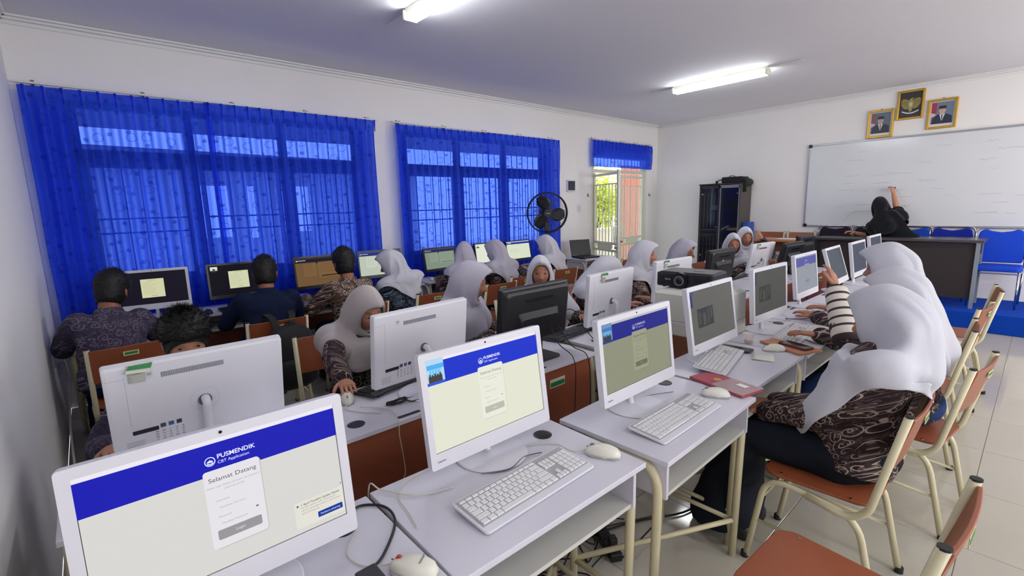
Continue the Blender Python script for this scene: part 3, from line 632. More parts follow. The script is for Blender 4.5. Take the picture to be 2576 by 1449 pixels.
# ---------------------------------------------------------------- all-in-one computers
def tiltm(z0, t): return M.Translation((0, 0, z0)) @ M.Rotation(-t, 4, 'X')
def aio(label, x, y, yaw, tilt, z0=.07, kind=None, bgc='101010', white=True, W=.49, H=.325, back=False, sticker=None, k=1.0, group='all-in-one computers', brand=0, zb=.75):
    """local: panel faces -Y; front plane bottom edge above the origin"""
    M_s = M_wp2 if white else M_bk; M_f = M_wp if white else M_bk2
    t = thing('desktop_computer' if white else 'computer_monitor', label, 'computer' if white else 'monitor', (x, y, zb), yaw, group)
    m = tiltm(z0, tilt); bz, ch, tb = (.021, .046, .021) if white else (.016, .03, .016)
    sw, sh = W-2*bz, H-ch-tb
    d1 = .026 if white else .03
    sh_ = MB(); o1 = rr((0, H/2), W, H, .008, 4); o2 = rr((0, H/2), W-.004, H-.004, .008, 4); o3 = rr((0, H/2), W*.93, H*.9, .02, 4)
    sh_.rings([[(a, .004, b) for a, b in o1], [(a, d1, b) for a, b in o2], [(a, d1+.002, b) for a, b in rr((0, H/2), W-.02, H-.02, .01, 4)]]+([] if white else [[(a, d1+.02, b) for a, b in o3], [(a, d1+.026, b) for a, b in rr((0, H/2), W*.88, H*.82, .02, 4)]]), True, m)
    obj('rear_shell', sh_, M_s, t)
    n = len(o1); inn = rr((0, ch+sh/2), sw, sh, .0006, 4)
    bzm = MB(); bzm.rings([[(a, .005, b) for a, b in o1], [(a, .0, b) for a, b in rr((0, H/2), W-.001, H-.001, .008, 4)], [(a, 0, b) for a, b in inn], [(a, .004, b) for a, b in inn]], False, m)
    obj('front_bezel', bzm, M_f, t)
    if kind or not back:
        s0 = obj('screen', MB().add([(-sw/2, 0, 0), (sw/2, 0, 0), (sw/2, 0, sh), (-sw/2, 0, sh)], [(0, 1, 2, 3)]), scr(bgc, k), t)
        s0.matrix_local = m @ M.Translation((0, .0035, ch))
        gb = obj('screen_gap', MB().rings([[(a, .0034, b) for a, b in inn], [(a, .0034, b) for a, b in rr((0, ch+sh/2), sw-.002, sh-.002, .0004, 4)]], False, m), M_bk2, t)
        if kind: content(kind, s0, sw, sh)
        if white:
            obj('webcam', MB().cyl((0, -.0003, H-.011), .0032, .001, 'y', 12, m), M_ledge, t)
            if brand: tx = text('Lenovo', .0095, M_gr, t, (0, 0, 0), (0, 0, 0), 'brand_lettering', 'LEFT', .0002); tx.matrix_local = m @ M.Translation((-W/2+.022, -.0006, .022)) @ M.Rotation(R(90), 4, 'X')
    # neck and foot
    if white:
        obj('stand_neck', MB().tube(catmull([(0, .035+.135*sin(tilt), z0+.135), (0, .06+.12*sin(tilt), z0+.125), (0, .075, z0+.09), (0, .06, .03), (0, .055, .006)], 5), .0125, 12), M_s, t, smooth=True)
        obj('neck_socket', MB().cyl((0, .029, .135), .02, .006, 'y', 16, m), M_gr, t)
        obj('stand_base', MB().lathe([(.118, 0), (.121, .003), (.117, .0065), (.03, .009), (.01, .0095)], 40, c=(0, .035, 0)), M_wp, t, smooth=False)
    else:
        obj('stand_neck', MB().rrect((0, .09), .05, .2, .01, .05, .07), M_s, t); obj('stand_base', MB().rrect((0, .05), .22, .17, .03, 0, .012, axis='z'), M_s, t, bevel=.004)
    if back:
        yb = d1+.0022
        if white:
            vt = MB()
            for q in range(40): vt.box((-.06+.165*q/39, yb, H*.835), (.0022, .0012, .017), m)
            v_ = obj('vent_grille', vt, M_gr, t); v_['kind'] = 'stuff'
            rg = MB(); cc = (0, .137)
            a1 = [(cc[0]+.0405*cos(R(a)), yb, cc[1]+.0405*sin(R(a))) for a in range(0, 360, 10)]; a2 = [(cc[0]+.04*cos(R(a)), yb, cc[1]+.04*sin(R(a))) for a in range(0, 360, 10)]
            obj('round_seam', rg.add(a1+a2, [(i, (i+1) % 36, 36+(i+1) % 36, 36+i) for i in range(36)], m), M_grl, t)
            lb = obj('spec_label', MB().rrect((.162, .075), .065, .014, .002, yb, yb+.0006, m), mat('label_black', '20222e', .4), t)
            for q, c in enumerate(('4d4f58', '3f62a8', '3a3c46')): obj('badge', MB().rrect((.118-.021*q, .08), .014, .014, .001, yb, yb+.0006, m), mat('badge_'+c, c, .4), t)
            ic = MB(); random.seed(5)
            for a_ in range(5):
                for b_ in range(4): ic.box((.135-.017*a_, yb, .061-.0095*b_), (random.uniform(.004, .009), .0008, random.uniform(.003, .006)), m)
            for q in range(6): ic.box((.19, yb, .045-.005*q), (.045, .0008, .0014), m)
            i_ = obj('small_print', ic, M_grl, t); i_['kind'] = 'stuff'
            obj('code_label', MB().rrect((.135, H*.86), .019, .024, .002, yb, yb+.0006, m), M_wp, t); obj('code_print', MB().box((.135, yb+.0008, H*.868), (.011, .0006, .009), m), M_grl, t)
            obj('seam', MB().box((.195, yb, H*.6), (.0007, .0005, .17), m).box((.22, yb, H*.86), (.05, .0005, .0007), m), M_grl, t)
        else:
            obj('back_bulge', MB().rings([[(a, d1+.024, b) for a, b in rr((0, .115), .30, .15, .015, 3)], [(a, d1+.045, b) for a, b in rr((0, .10), .27, .11, .02, 3)]], True, m), M_s, t)
            vt = MB()
            for q in range(24): vt.box((-.1+.2*q/23, d1+.0268, H*.78), (.003, .001, .018), m)
            v_ = obj('vent_grille', vt, M_bk2, t); v_['kind'] = 'stuff'
        if sticker:
            sx_, sz_ = sticker[1:3]
            if sticker[0] == 'tape':     # paper tag folded over the top edge with green band
                tg = MB(); tg.add([(sx_-.03, yb+.001, H+.001), (sx_+.028, yb+.001, H+.001), (sx_+.035, yb+.012, H-.022), (sx_-.022, yb+.014, H-.026)], [(0, 1, 2, 3)], m)
                a = obj('paper_tag', tg, mat('tag_paper', 'cfd2c2', .6), t, solid=.001)
                obj('green_band', MB().add([(sx_-.032, yb+.0055, H-.001), (sx_+.026, yb+.0055, H-.001), (sx_+.031, yb+.0105, H-.012), (sx_-.026, yb+.0118, H-.015)], [(0, 1, 2, 3)], m), M_green, a, solid=.001)
                obj('peeling_tape', MB().rings([[(sx_+.01+.02*cos(R(q)), yb+.002+.011*max(0, sin(R(q))), H-.028-.016*g+.004*sin(R(q))*g) for q in range(0, 181, 20)] for g in (0, 1, 2)], False, m), mat('clear_tape', 'c4c7bd', .3, alpha=.75), a)
            else: obj('white_label', MB().box((sx_, d1+.028, sz_), (.016, .002, .05), m), M_paper, t)
    return t
LG = lambda bgc, ban, top, card, btn, tx, th, pop, tt: ('login', (bgc, ban, top, card, btn, tx, th, pop, tt))
TH = ('b8d8f0', '4fb0f0', '8fd0f4', '453f3a', '2e58d8'); TH2 = ('6f92b8', '3f78b8', '74b4dc', '3a3a40', '203c90')
aio('large white computer at the lower left showing login page with popup box', .15, 1.022, R(-.7), R(6.5), .052, LG('d9d7d3', '1216b4', 'ece9f4', 'e6e3e8', '98979a', ('55535a', 'a9a7ae'), None, ('e3e1d6', '123a9e', '66645e', '9c9a94'), ('e8ecff', 1)), 'd9d7d3', H=.333)
aio('white computer with the brightest cream login screen and webcam picture', .904, 1.105, R(-.3), R(7.8), .048, LG('e4e4d2', '1230cc', 'ece9f4', 'e9eadc', 'bcbbae', ('7d7d70', 'b3b2a6'), TH, None, ('e8ecff', 1)), 'e4e4d2', H=.345, brand=1)
aio('white computer with dull olive login screen, third of the front row', 1.556, .985, 0, R(6.7), .072, LG('8f907a', '1c2088', 'b9b8bc', '9a9b82', '6c6c5c', ('50503f', '75756a'), TH2, None, ('b0b4d0', 1)), '8f907a', brand=1)
aio('white computer with dark grey screen and blurry picture, before the printer', 2.32, 1.045, 0, R(8.6), .078, ('photo', '5f5f5c', '3a3a3c', '3c4c80'), '5f5f5c', brand=1)
aio('white computer with blackish screen and blurry picture, right of the projector', 3.081, 1.06, R(-2), R(4), .085, ('photo', '4c4d4a', '333533', '3a4660'), '4c4d4a', brand=1)
aio('white computer showing pale violet banner over grey page', 4.012, 1.134, 0, R(6.5), .081, ('login', ('8d929c', '4c4f9c', '8f92a0', '8d929c', '7a7e88', ('70747e', '7f838d'), None, None, ('8a8cc0', 0))), '8d929c')
aio('white computer with plain slate screen, leaning far back', 4.86, 1.12, R(1.6), R(17), .075, None, '4a525c')
aio('white computer with dark slate screen beside the upper hijab girl', 5.389, 1.099, 0, R(8), .082, None, '454a5a')
aio('white computer farthest away in the front row, only its top showing', 6.15, 1.12, 0, R(8), .095, None, '454c58')
aio('white computer seen from behind in front of the curly haired boy', .225, 1.84, pi, R(11), .077, back=True, H=.306, sticker=('tape', .155, .3))
aio('white computer seen from behind, beside the girl using the mouse', 1.038, 1.80, pi+R(4.9), R(6.4), .076, back=True, H=.319)
aio('big black monitor seen from behind with cables hanging', 1.726, 1.80, pi, R(6), .085, back=True, white=False, H=.317)
aio('white computer seen from behind with green tag, left of the projector', 2.416, 1.81, pi+R(2.9), R(4), .069, back=True, sticker=('tape', .10, .3))
aio('white computer seen from behind, just behind the projector', 3.358, 1.91, pi-R(3), R(3), .06, back=True, H=.316, sticker=('tape', .12, .3))
aio('small black monitor seen from behind with white label, right of the projector', 4.441, 2.05, pi-R(2), R(6), .073, back=True, white=False, W=.47, H=.291, sticker=('label', .02, .17))
aio('white computer seen from behind, before the two staring girls', 5.333, 2.02, pi-R(5), R(9), .051, back=True, H=.312, sticker=('tape', .13, .3))
aio('black monitor seen from behind with a strongly leaning back', 5.744, 1.883, pi-R(5), R(14), .065, back=True, white=False, W=.47, H=.29, sticker=('label', .02, .15))
aio('upright black monitor seen from behind at the far end of the middle row', 6.42, 1.92, pi-R(4), R(2), .11, back=True, white=False, W=.44, H=.27, sticker=('label', .0, .15))
aio('white framed computer by the left wall showing a cream card on black', .36, 4.76, R(-8), R(5), .06, ('card', '15121f', 'cfd0a8', 0), '15121f')
aio('black monitor with a cream card and tiny webcam picture', .985, 4.76, R(-4), R(6.9), .072, ('card', '0d0b16', 'cfd4ae', 1), '0d0b16', white=False, H=.31)
aio('black monitor with two brown cards on a brown page', 1.70, 4.748, 0, R(6.9), .062, ('exam', '6e5335', '191420', '7a5c3a', '2a2018'), '6e5335', white=False, H=.32)
aio('black framed monitor with pale page, left of the girl in blue batik', 2.36, 4.77, R(-6), R(6.8), .085, ('exam', 'b9c3b4', '1f2f70', 'c4ccbc', '5898b0'), 'b9c3b4', white=False, H=.30)
aio('black monitor with grey-green page under the second window', 3.16, 4.80, R(4), R(9), .07, ('exam', '7f8d7e', '20284e', '8a9886', '3f7f94'), '7f8d7e', white=False, W=.47, H=.284)
aio('bright monitor between the two girls who turn their backs', 3.92, 4.80, 0, R(8), .07, ('card', 'dfe4d4', 'e4e8dc', 1), 'dfe4d4', white=False, W=.47, H=.29)
aio('bright monitor with blue header, left of the fan', 4.45, 4.80, R(2), R(10), .07, ('page', 'd7dfc8', '2038a0', 'a8b29c'), 'd7dfc8', white=False, W=.47, H=.285)
# ---------------------------------------------------------------- laptop
r0 = thing('laptop', 'open black laptop on the desk near the door', 'laptop', (5.74, 4.70, .75), R(-18))
obj('base', MB().box((0, 0, .014), (.35, .25, .024)), M_bk, r0, bevel=.004); mm = M.Translation((0, .12, .026)) @ M.Rotation(R(-14), 4, 'X')
obj('lid', MB().box((0, .006, .12), (.36, .012, .26), mm), M_bk, r0, bevel=.003); obj('screen', MB().box((0, -.0005, .135), (.335, .002, .215), mm), mat('dark_lcd', '1d2426', .2, emit=.03, ec='2a3330'), r0)
kk = MB()
for a in range(14):
    for b_ in range(5): kk.box((-.143+.022*a, .06-.022*b_, .0275), (.018, .018, .003))
o = obj('keys', kk, M_bk2, r0); o['kind'] = 'stuff'; obj('touchpad', MB().box((0, -.085, .0268), (.08, .045, .001)), M_bk2, r0)
for k_ in range(4): obj('status_sticker', MB().box((-.15+.018*k_, -.002, .008), (.01, .001, .005), mm), M_grl, r0)
# ---------------------------------------------------------------- keyboards
key_me = {}
def keyboard(label, loc, rz, white=True, single=False, tilt=4.5, roll=0):
    t = thing('keyboard', label, 'keyboard', loc, rz, 'white keyboards' if white else 'black keyboards'); t.rotation_euler = (R(tilt), roll, rz)
    Mb, Mk = (M_wp, M_key) if white else (M_bk, M_bk2)
    obj('case', MB().rrect((0, 0), .438, .15, .012, .001, .009, axis='z'), Mb, t, bevel=.0025); obj('key_well', MB().box((0, .008, .0093), (.424, .12, .0008)), M_keyb if white else M_foot, t)
    for s_ in (-1, 1): obj('rear_foot', MB().box((s_*.17, .06, -.003), (.03, .012, .012)), Mb, t)
    joined = MB(); u = .0191
    def key(x, y, wk=1, hk=1):
        a, b = (u*wk-.0022)/2, (u*hk-.0022)/2
        if not single: joined.rings([[(x-a, y-b, .0095), (x+a, y-b, .0095), (x+a, y+b, .0095), (x-a, y+b, .0095)], [(x-a+.001, y-b+.001, .0135), (x+a-.001, y-b+.001, .0135), (x+a-.001, y+b-.001, .0135), (x-a+.001, y+b-.001, .0135)]]); return
        kk_ = (white, wk, hk)
        if kk_ not in key_me:
            mb = MB().rings([[(-a, -b, 0), (a, -b, 0), (a, b, 0), (-a, b, 0)], [(-a, -b, .0028), (a, -b, .0028), (a, b, .0028), (-a, b, .0028)], [(-a+.0012, -b+.0012, .0042), (a-.0012, -b+.0012, .0042), (a-.0012, b-.0012, .0042), (-a+.0012, b-.0012, .0042)]])
            me = bpy.data.meshes.new('key'); me.from_pydata(mb.v, [], mb.f); me.materials.append(Mk); key_me[kk_] = me
        o = bpy.data.objects.new('key', key_me[kk_]); COL.objects.link(o); o.parent = t; o.location = (x, y, .0095)
    x0 = -.207; y0 = .056
    rows = [([1]*13, 0, .62), ([1]*13+[2], .95, 1), ([1.5]+[1]*12+[1.5], 1.95, 1), ([1.75]+[1]*11+[2.25], 2.95, 1), ([2.25]+[1]*10+[2.75], 3.95, 1), ([1.25]*3+[6.25]+[1.25]*4, 4.95, 1)]
    for ws, r_, hk in rows:
        x = x0; sc_ = 15/ sum(ws) if r_ else 15/13
        for q in ws: key(x+u*q*sc_/2, y0-u*r_, round(q*sc_, 3), hk); x += u*q*sc_
    xb = x0+15.3*u
    for r_ in (.95, 1.95):
        for q in range(3): key(xb+u*(q+.5)*.78, y0-u*r_, .78)
    for q in range(3): key(xb+u*(q+.5)*.78, y0-u*4.95, .78)
    key(xb+u*1.5*.78, y0-u*3.95, .78)
    xb += 2.55*u
    for r_ in (.95, 1.95, 2.95, 3.95, 4.95):
        for q in range(4): key(xb+u*(q+.5)*.95, y0-u*r_, .95)
    if not single: o = obj('keys', joined, Mk, t); o['kind'] = 'stuff'
    return t
keyboard('white keyboard with full number pad, closest to the camera', (.857, .915, .756), R(1.5), single=True)
keyboard('white keyboard in front of the olive login screen', (1.565, .845, .756), R(1), single=True)
keyboard('white keyboard propped up on a phone beside the red pouch', (2.30, 1.02, .766), R(12), tilt=6)
keyboard('white keyboard between the paper and the brown book', (3.1, .93, .756), R(4))
keyboard('white keyboard under the hands of the second hijab girl', (3.85, .90, .756), R(-2))
keyboard('white keyboard below the slate screened computer', (4.7, .90, .756), R(2))
keyboard('white keyboard before the monitor cut off at the bottom left', (.07, .86, .756), 0)
keyboard('black keyboard behind the second white computer back', (1.02, 1.96, .756), pi+R(14), white=False)
keyboard('black keyboard right of the big black monitor back', (2.20, 1.93, .756), pi-R(-8), white=False)
keyboard('black keyboard before the cream card monitor, window row', (.98, 4.56, .756), 0, white=False)
keyboard('black keyboard before the brown page monitor', (1.66, 4.57, .756), 0, white=False)
keyboard('black keyboard left of the girl in blue batik', (2.32, 4.57, .756), 0, white=False)
keyboard('black keyboard under the grey-green page monitor', (3.15, 4.57, .756), 0, white=False)
keyboard('white keyboard in the left corner of the window row', (.3, 4.56, .756), 0)
keyboard('white keyboard under the bright monitor left of the fan', (4.45, 4.56, .756), 0)
# ---------------------------------------------------------------- mice
def mouse(label, loc, rz, white=True, cable=None, brand=False, wheel=M_gr):
    t = thing('computer_mouse', label, 'mouse', loc, rz, 'computer mice'); Mt = mat('ivory_mouse', 'dedccf', .35, var=.02) if white else M_bk
    Rg = []
    for k in range(11):     # sections from the front (+Y) to the tail
        s_ = k/10; y = .056-.112*s_; wd = .029*(1-.28*abs(s_-.62)**1.2*2)*(sin(pi*min(1, max(0, .06+.9*s_)))**.25); hh = .012+.024*sin(pi*(.18+.62*s_))**1.5
        if k in (0, 10): wd *= .7; hh *= .6
        Rg.append([(wd*(abs(cos(a))**.75)*(1 if cos(a) > 0 else -1), y, .001+hh*(max(0, sin(a))**.8)) for a in [R(q) for q in (-30, 0, 15, 30, 45, 60, 75, 90, 105, 120, 135, 150, 165, 180, 210)]])
    obj('body_shell', MB().rings(Rg), Mt, t, smooth=True)
    obj('base_skirt', MB().rings([[(p[0]*1.04, p[1]*1.02, .0) for p in rr((0, 0), .052, .106, .024, 5)], [(p[0]*1.04, p[1]*1.02, .006) for p in rr((0, 0), .054, .108, .025, 5)]]), M_keyb if white else M_bk2, t)
    obj('scroll_wheel', MB().cyl((0, .034, .0275), .0085, .006, 'x', 12), wheel, t); obj('button_seam', MB().box((0, .048, .0232), (.0012, .012, .003)), M_gr, t)
    if brand: text('Lenovo', .0105, M_gr, t, (0, -.022, .0362), (0, 0, R(180)), 'brand_lettering', bold=.0003)
    if cable: obj('cable', MB().tube(catmull(cable, 6), .0017, 5), M_wc if white else M_blk, t, smooth=True)
    return t
mouse('ivory mouse with red wheel and printed brand, at the bottom edge', (.45, .86, .751), R(35), brand=True, wheel=mat('red_wheel', 'b0402a', .5), cable=[(0, .056, .01), (-.01, .12, .003), (.02, .18, .003), (.10, .2, .003)])
mouse('ivory mouse beside the number pad of the nearest keyboard', (1.155, .875, .751), R(28), cable=[(0, .056, .01), (-.01, .1, .003), (.02, .16, .003), (0, .22, .003), (-.05, .3, .003)])
mouse('ivory mouse touching the red pouch', (1.87, .84, .751), R(30))
mouse('ivory mouse beside the brown book and phone', (2.68, .90, .751), R(40))
mouse('ivory mouse under the hand of the batik girl in the middle row', (.745, 1.915, .751), R(160), cable=[(0, .056, .01), (.01, .1, .003), (-.05, .16, .003), (-.12, .2, .003)])
mouse('black mouse on the window row desk, right of the cream card monitor', (.68, 4.54, .751), R(0), white=False)
mouse('white mouse beside the grey-green page monitor, window row', (2.88, 4.60, .751), R(-10))
mouse('black mouse next to the open laptop', (5.55, 4.6, .751), R(10), white=False)
# ---------------------------------------------------------------- loose things on the desks
def cable(label, pts, r_=.0026, m_=M_blk, name='cable'):
    return tag(obj(name, MB().tube(catmull(pts, 7), r_, 6), m_, smooth=True), label, 'cable')
cable('black cable curving on the desk right of the largest monitor', [(.40, 1.13, .76), (.46, 1.17, .755), (.51, 1.12, .755), (.50, 1.04, .755), (.42, .95, .755), (.36, .92, .756), (.30, .86, .756)], .0035)
tag(obj('power_adapter', MB().box((.362, .875, .765), (.05, .09, .026), M.Identity(4)), M_bk, bevel=.006), 'black adapter block cut by the bottom edge of the photo', 'adapter')
cl = []
for k in range(60):
    a = k*2*pi/9.5; cl.append((.885+.045*cos(a)+.004*sin(k), 1.735+.016*sin(a)+.006*cos(k*1.3), .757+.0016*(k % 6)))
cable('coiled black cable on the middle row desk behind the cream screen', [(.98, 1.74, .755)]+cl[::2]+[(.93, 1.70, .757), (1.02, 1.70, .755), (1.1, 1.73, .755)], .0028)
cable('pair of black cables hanging from the big black monitor, left one', [(1.80, 1.74, .95), (1.80, 1.66, .83), (1.80, 1.55, .76), (1.80, 1.545, .55), (1.77, 1.53, .35), (1.80, 1.5, .05)])
cable('pair of black cables hanging from the big black monitor, right one', [(1.87, 1.76, .95), (1.90, 1.66, .80), (1.90, 1.545, .76), (1.92, 1.54, .55), (1.89, 1.52, .3), (1.9, 1.45, .05)])
cable('black cable arching from the black monitor to the desk at right', [(1.93, 1.78, .96), (1.99, 1.72, .97), (2.06, 1.69, .85), (2.06, 1.58, .77)])
cable('cream cables crossing the corner of the desk left of the cream screen', [(.70, 1.06, .757), (.60, 1.1, .757), (.54, 1.19, .758), (.52, 1.24, .74), (.53, 1.26, .4), (.6, 1.3, .05)], .0022, M_wc)
cable('thin cream cable looping in front of the nearest login card screen', [(.72, 1.2, .755), (.62, 1.19, .755), (.56, 1.13, .755), (.545, 1.05, .755), (.53, .98, .755)], .0016, M_wc)
cable('cream cable hanging over the middle row desk edge onto brown panel', [(.75, 1.8, .757), (.82, 1.70, .757), (.80, 1.572, .757), (.795, 1.56, .7), (.81, 1.562, .55), (.79, 1.56, .45), (.82, 1.5, .1)], .0018, M_wc)
cable('thin grey cable on the desk under the cream login screen', [(.80, 1.06, .756), (.88, 1.02, .756), (.96, 1.04, .756), (1.02, 1.02, .756)], .0018, M_gr)
cable('white cable lying under the olive login screen', [(1.62, 1.05, .756), (1.70, 1.02, .756), (1.78, .98, .756)], .0018, M_gr)
cable('white cable from the printer down between the desks', [(2.1, 1.3, .8), (2.16, 1.28, .76), (2.1, 1.27, .5), (2.05, 1.3, .2), (2.1, 1.35, .02)], .004, M_wc)
cable('black cable snaking on the far part of the front desks', [(3.45, 1.1, .757), (3.55, 1.0, .757), (3.7, 1.02, .757), (3.85, 1.05, .757)], .003)
for j, (x, y, lb) in enumerate([(3.6, 1.75, 'white cable loop on the desk right of the printer'), (4.9, 1.8, 'white cable bundle before the white computer at the far end'), (3.3, 1.15, 'white cable curl behind the brown book')]):
    cable(lb, [(x, y, .757), (x+.12, y-.08, .757), (x+.28, y+.02, .757), (x+.2, y+.12, .757), (x+.02, y+.06, .757), (x+.35, y+.1, .757)], .0025, M_wc)
random.seed(11)
for j in range(6):
    x, y = 1.25+.1*j, 1.25+random.uniform(-.1, .1)
    cable(('thick black', 'thin black', 'tangled black', 'curled black', 'long black', 'short black')[j]+' floor cable under the desks, '+('leftmost', 'second from left', 'third from left', 'fourth from left', 'fifth from left', 'rightmost')[j]+' of the heap',
          [(x+random.uniform(-.25, .25), y+random.uniform(-.15, .15), .008+.006*j) for _ in range(6)], .0035)
cable('long black power cable on the floor under the front desks', [(1.5, 1.3, .01), (1.8, 1.2, .01), (2.1, 1.05, .01), (2.35, 1.1, .01), (2.8, 1.3, .01)], .005)
r0 = thing('power_strip', 'black power strip standing among floor cables below the desks', 'power strip', (1.62, 1.22, .004), R(60)); obj('body', MB().box((0, 0, .02), (.30, .055, .04)), M_bk, r0, bevel=.006)
for k in range(4): obj('outlet', MB().cyl((-.1+.065*k, 0, .041), .019, .004, 'z', 14), M_bk2, r0)
obj('plug', MB().box((-.1, 0, .065), (.04, .035, .05)), M_bk, r0, bevel=.006)
# dark blue cpu boxes / bag under the front desk
r0 = thing('storage_box', 'dark blue box on the floor below the nearest desk', 'box', (.95, 1.32, 0)); obj('body', MB().box((0, 0, .2), (.5, .22, .4)), mat('navy_board', '101a44', .6), r0, bevel=.006); obj('seam', MB().box((-.05, -.111, .2), (.004, .002, .4)).box((0, -.111, .26), (.5, .002, .003)), M_grl, r0)
# red pouch, book, phones, papers, cup
def flat(name, label, cat, c, d, rz, m_, bevel=.002, rx=0):
    r0 = thing(name, label, cat, c, rz); r0.rotation_euler = (rx, 0, rz); return r0, obj('body', MB().box((0, 0, d[2]/2), d), m_, r0, bevel=bevel)
r0, b = flat('document_pouch', 'red document pouch in clear plastic hanging over the desk edge', 'pouch', (2.015, .865, .752), (.14, .27, .012), R(-14), mat('dusty_red', 'a34a55', .5, var=.15))
obj('clear_sleeve', MB().box((.0, -.06, .0135), (.143, .15, .002)), mat('clear_sleeve', 'd9c9cc', .15, alpha=.35), r0); obj('gold_crest', MB().cyl((0, .04, .0128), .018, .001, 'z', 14), mat('dull_gold', 'b9965a', .5), r0); obj('white_label', MB().box((.02, -.07, .0152), (.03, .045, .001)), M_paper, r0)
r0, b = flat('notebook', 'brown covered notebook under the black phone', 'book', (2.80, .86, .752), (.16, .26, .012), R(-25), mat('tan_cover', 'b77a5c', .55)); obj('pages', MB().box((.003, 0, .006), (.158, .256, .007)), M_paper, r0)
def phone(label, c, rz, m_):
    r0 = thing('mobile_phone', label, 'phone', c, rz); obj('case', MB().rrect((0, 0), .076, .162, .012, 0, .009, axis='z'), m_, r0, bevel=.002); obj('screen', MB().rrect((0, 0), .07, .155, .01, .009, .0098, axis='z'), mat('phone_glass', '15171c', .12), r0); obj('camera_dot', MB().cyl((0, .07, .0099), .002, .0006, 'z', 8), M_bk2, r0)
phone('black phone with brown case lying on the brown notebook', (2.79, .83, .7665), R(-18), mat('brown_case', '5a2f22', .5)); phone('dark green phone pushed under the raised keyboard', (2.565, 1.05, .752), R(4), mat('green_case', '2c3d36', .4))
def paper(label, x, y, rz, a, b_, seed):
    random.seed(seed); mb = MB(); vs = [(x_*a/4-a/2, y_*b_/4-b_/2, .0015+.006*abs(noise.noise(V((x_*.9, y_*.9, seed))))) for y_ in range(5) for x_ in range(5)]
    mb.add(vs, [(j*5+i, j*5+i+1, j*5+i+6, j*5+i+5) for j in range(4) for i in range(4)]); o = obj('paper_sheet', mb, M_paper, loc=(x, y, .7515), rot=(0, 0, rz), solid=.0006, smooth=True); tag(o, label, 'paper')
paper('small crumpled white paper beside the raised keyboard', 2.52, .895, R(20), .12, .10, 1); paper('folded white paper near the hands of the second girl', 3.03, .80, R(50), .10, .09, 2); paper('white paper sheet lying on desk right of the cup', 3.36, .85, R(10), .15, .2, 3)
r0 = thing('plastic_cup', 'small clear plastic cup with pink drink', 'cup', (2.73, 1.05, .752)); M_cl = mat('clear_cup', 'f2eef0', .06, alpha=.3, spec=.8)
obj('wall', MB().rings([[(q*cos(R(a)), q*sin(R(a)), z) for a in range(0, 360, 18)] for q, z in ((.022, 0), (.028, .03), (.033, .055), (.036, .058))], False), M_cl, r0, smooth=True, solid=.001); obj('drink', MB().lathe([(.021, .001), (.026, .022), (.001, .023)], 20), mat('pink_drink', 'd8a8a0', .2), r0); obj('foil', MB().box((.008, 0, .008), (.012, .01, .01)), mat('cherry', 'a03038', .4), r0)
# printer and projector
r0 = thing('printer', 'large white printer bridging the desks, carrying the projector', 'printer', (2.80, 1.385, .751), R(-90))
Mpr = mat('printer_white', 'd3d2ca', .5, var=.03)
obj('lower_body', MB().rrect((0, 0), .42, .40, .02, 0, .085, axis='z'), Mpr, r0, bevel=.006); obj('upper_body', MB().rings([[(a, b_, .089) for a, b_ in rr((0, 0), .415, .395, .02, 4)], [(a, b_, .25) for a, b_ in rr((0, 0), .41, .39, .02, 4)], [(a, b_, .272) for a, b_ in rr((0, 0), .36, .33, .02, 4)]]), Mpr, r0)
obj('seam', MB().rrect((0, 0), .412, .392, .02, .084, .09, axis='z'), M_grl, r0); text('L-series', .001, M_gr, r0, (0, 0, -.0), (0, 0, 0)) if 0 else None
obj('name_plate', MB().box((.06, -.199, .13), (.075, .002, .006)), M_gr, r0)
r0 = thing('projector', 'black data projector resting on the white printer', 'projector', (2.83, 1.46, 1.024), R(-84))
obj('housing', MB().rrect((0, 0), .36, .24, .02, .008, .095, axis='z'), M_bk, r0, bevel=.008); obj('top_cover', MB().rrect((0, .0), .33, .21, .02, .093, .1, axis='z'), M_bk2, r0, bevel=.004)
obj('lens_ring', MB().cyl((-.02, -.125, .052), .048, .03, 'y', 28).cyl((-.02, -.142, .052), .043, .006, 'y', 28), M_bk2, r0, smooth=False); obj('lens_barrel', MB().cyl((-.02, -.146, .052), .03, .008, 'y', 24), M_gr, r0); obj('lens', MB().ell((-.02, -.148, .052), (.025, .006, .025), 20, 10), M_ledge, r0, smooth=True)
for s_, x0_ in ((0, -.165), (1, .055)):
    for k in range(8): obj('vent_slat', MB().box((x0_+(.045 if s_ == 0 else .055), -.1215, .02+.008*k), (.08, .004, .004)), M_bk2, r0)
for a in (-1, 1): obj('foot', MB().cyl((a*.14, -.08, .004), .012, .01, 'z', 10), M_foot, r0)
text('BenQ', .016, M_grl, r0, (-.10, -.1245, .055), (R(90), 0, 0), 'brand_lettering', bold=.0003) if 1 else None
obj('control_pad', MB().box((.05, 0, .101), (.06, .04, .003)), M_gr, r0)
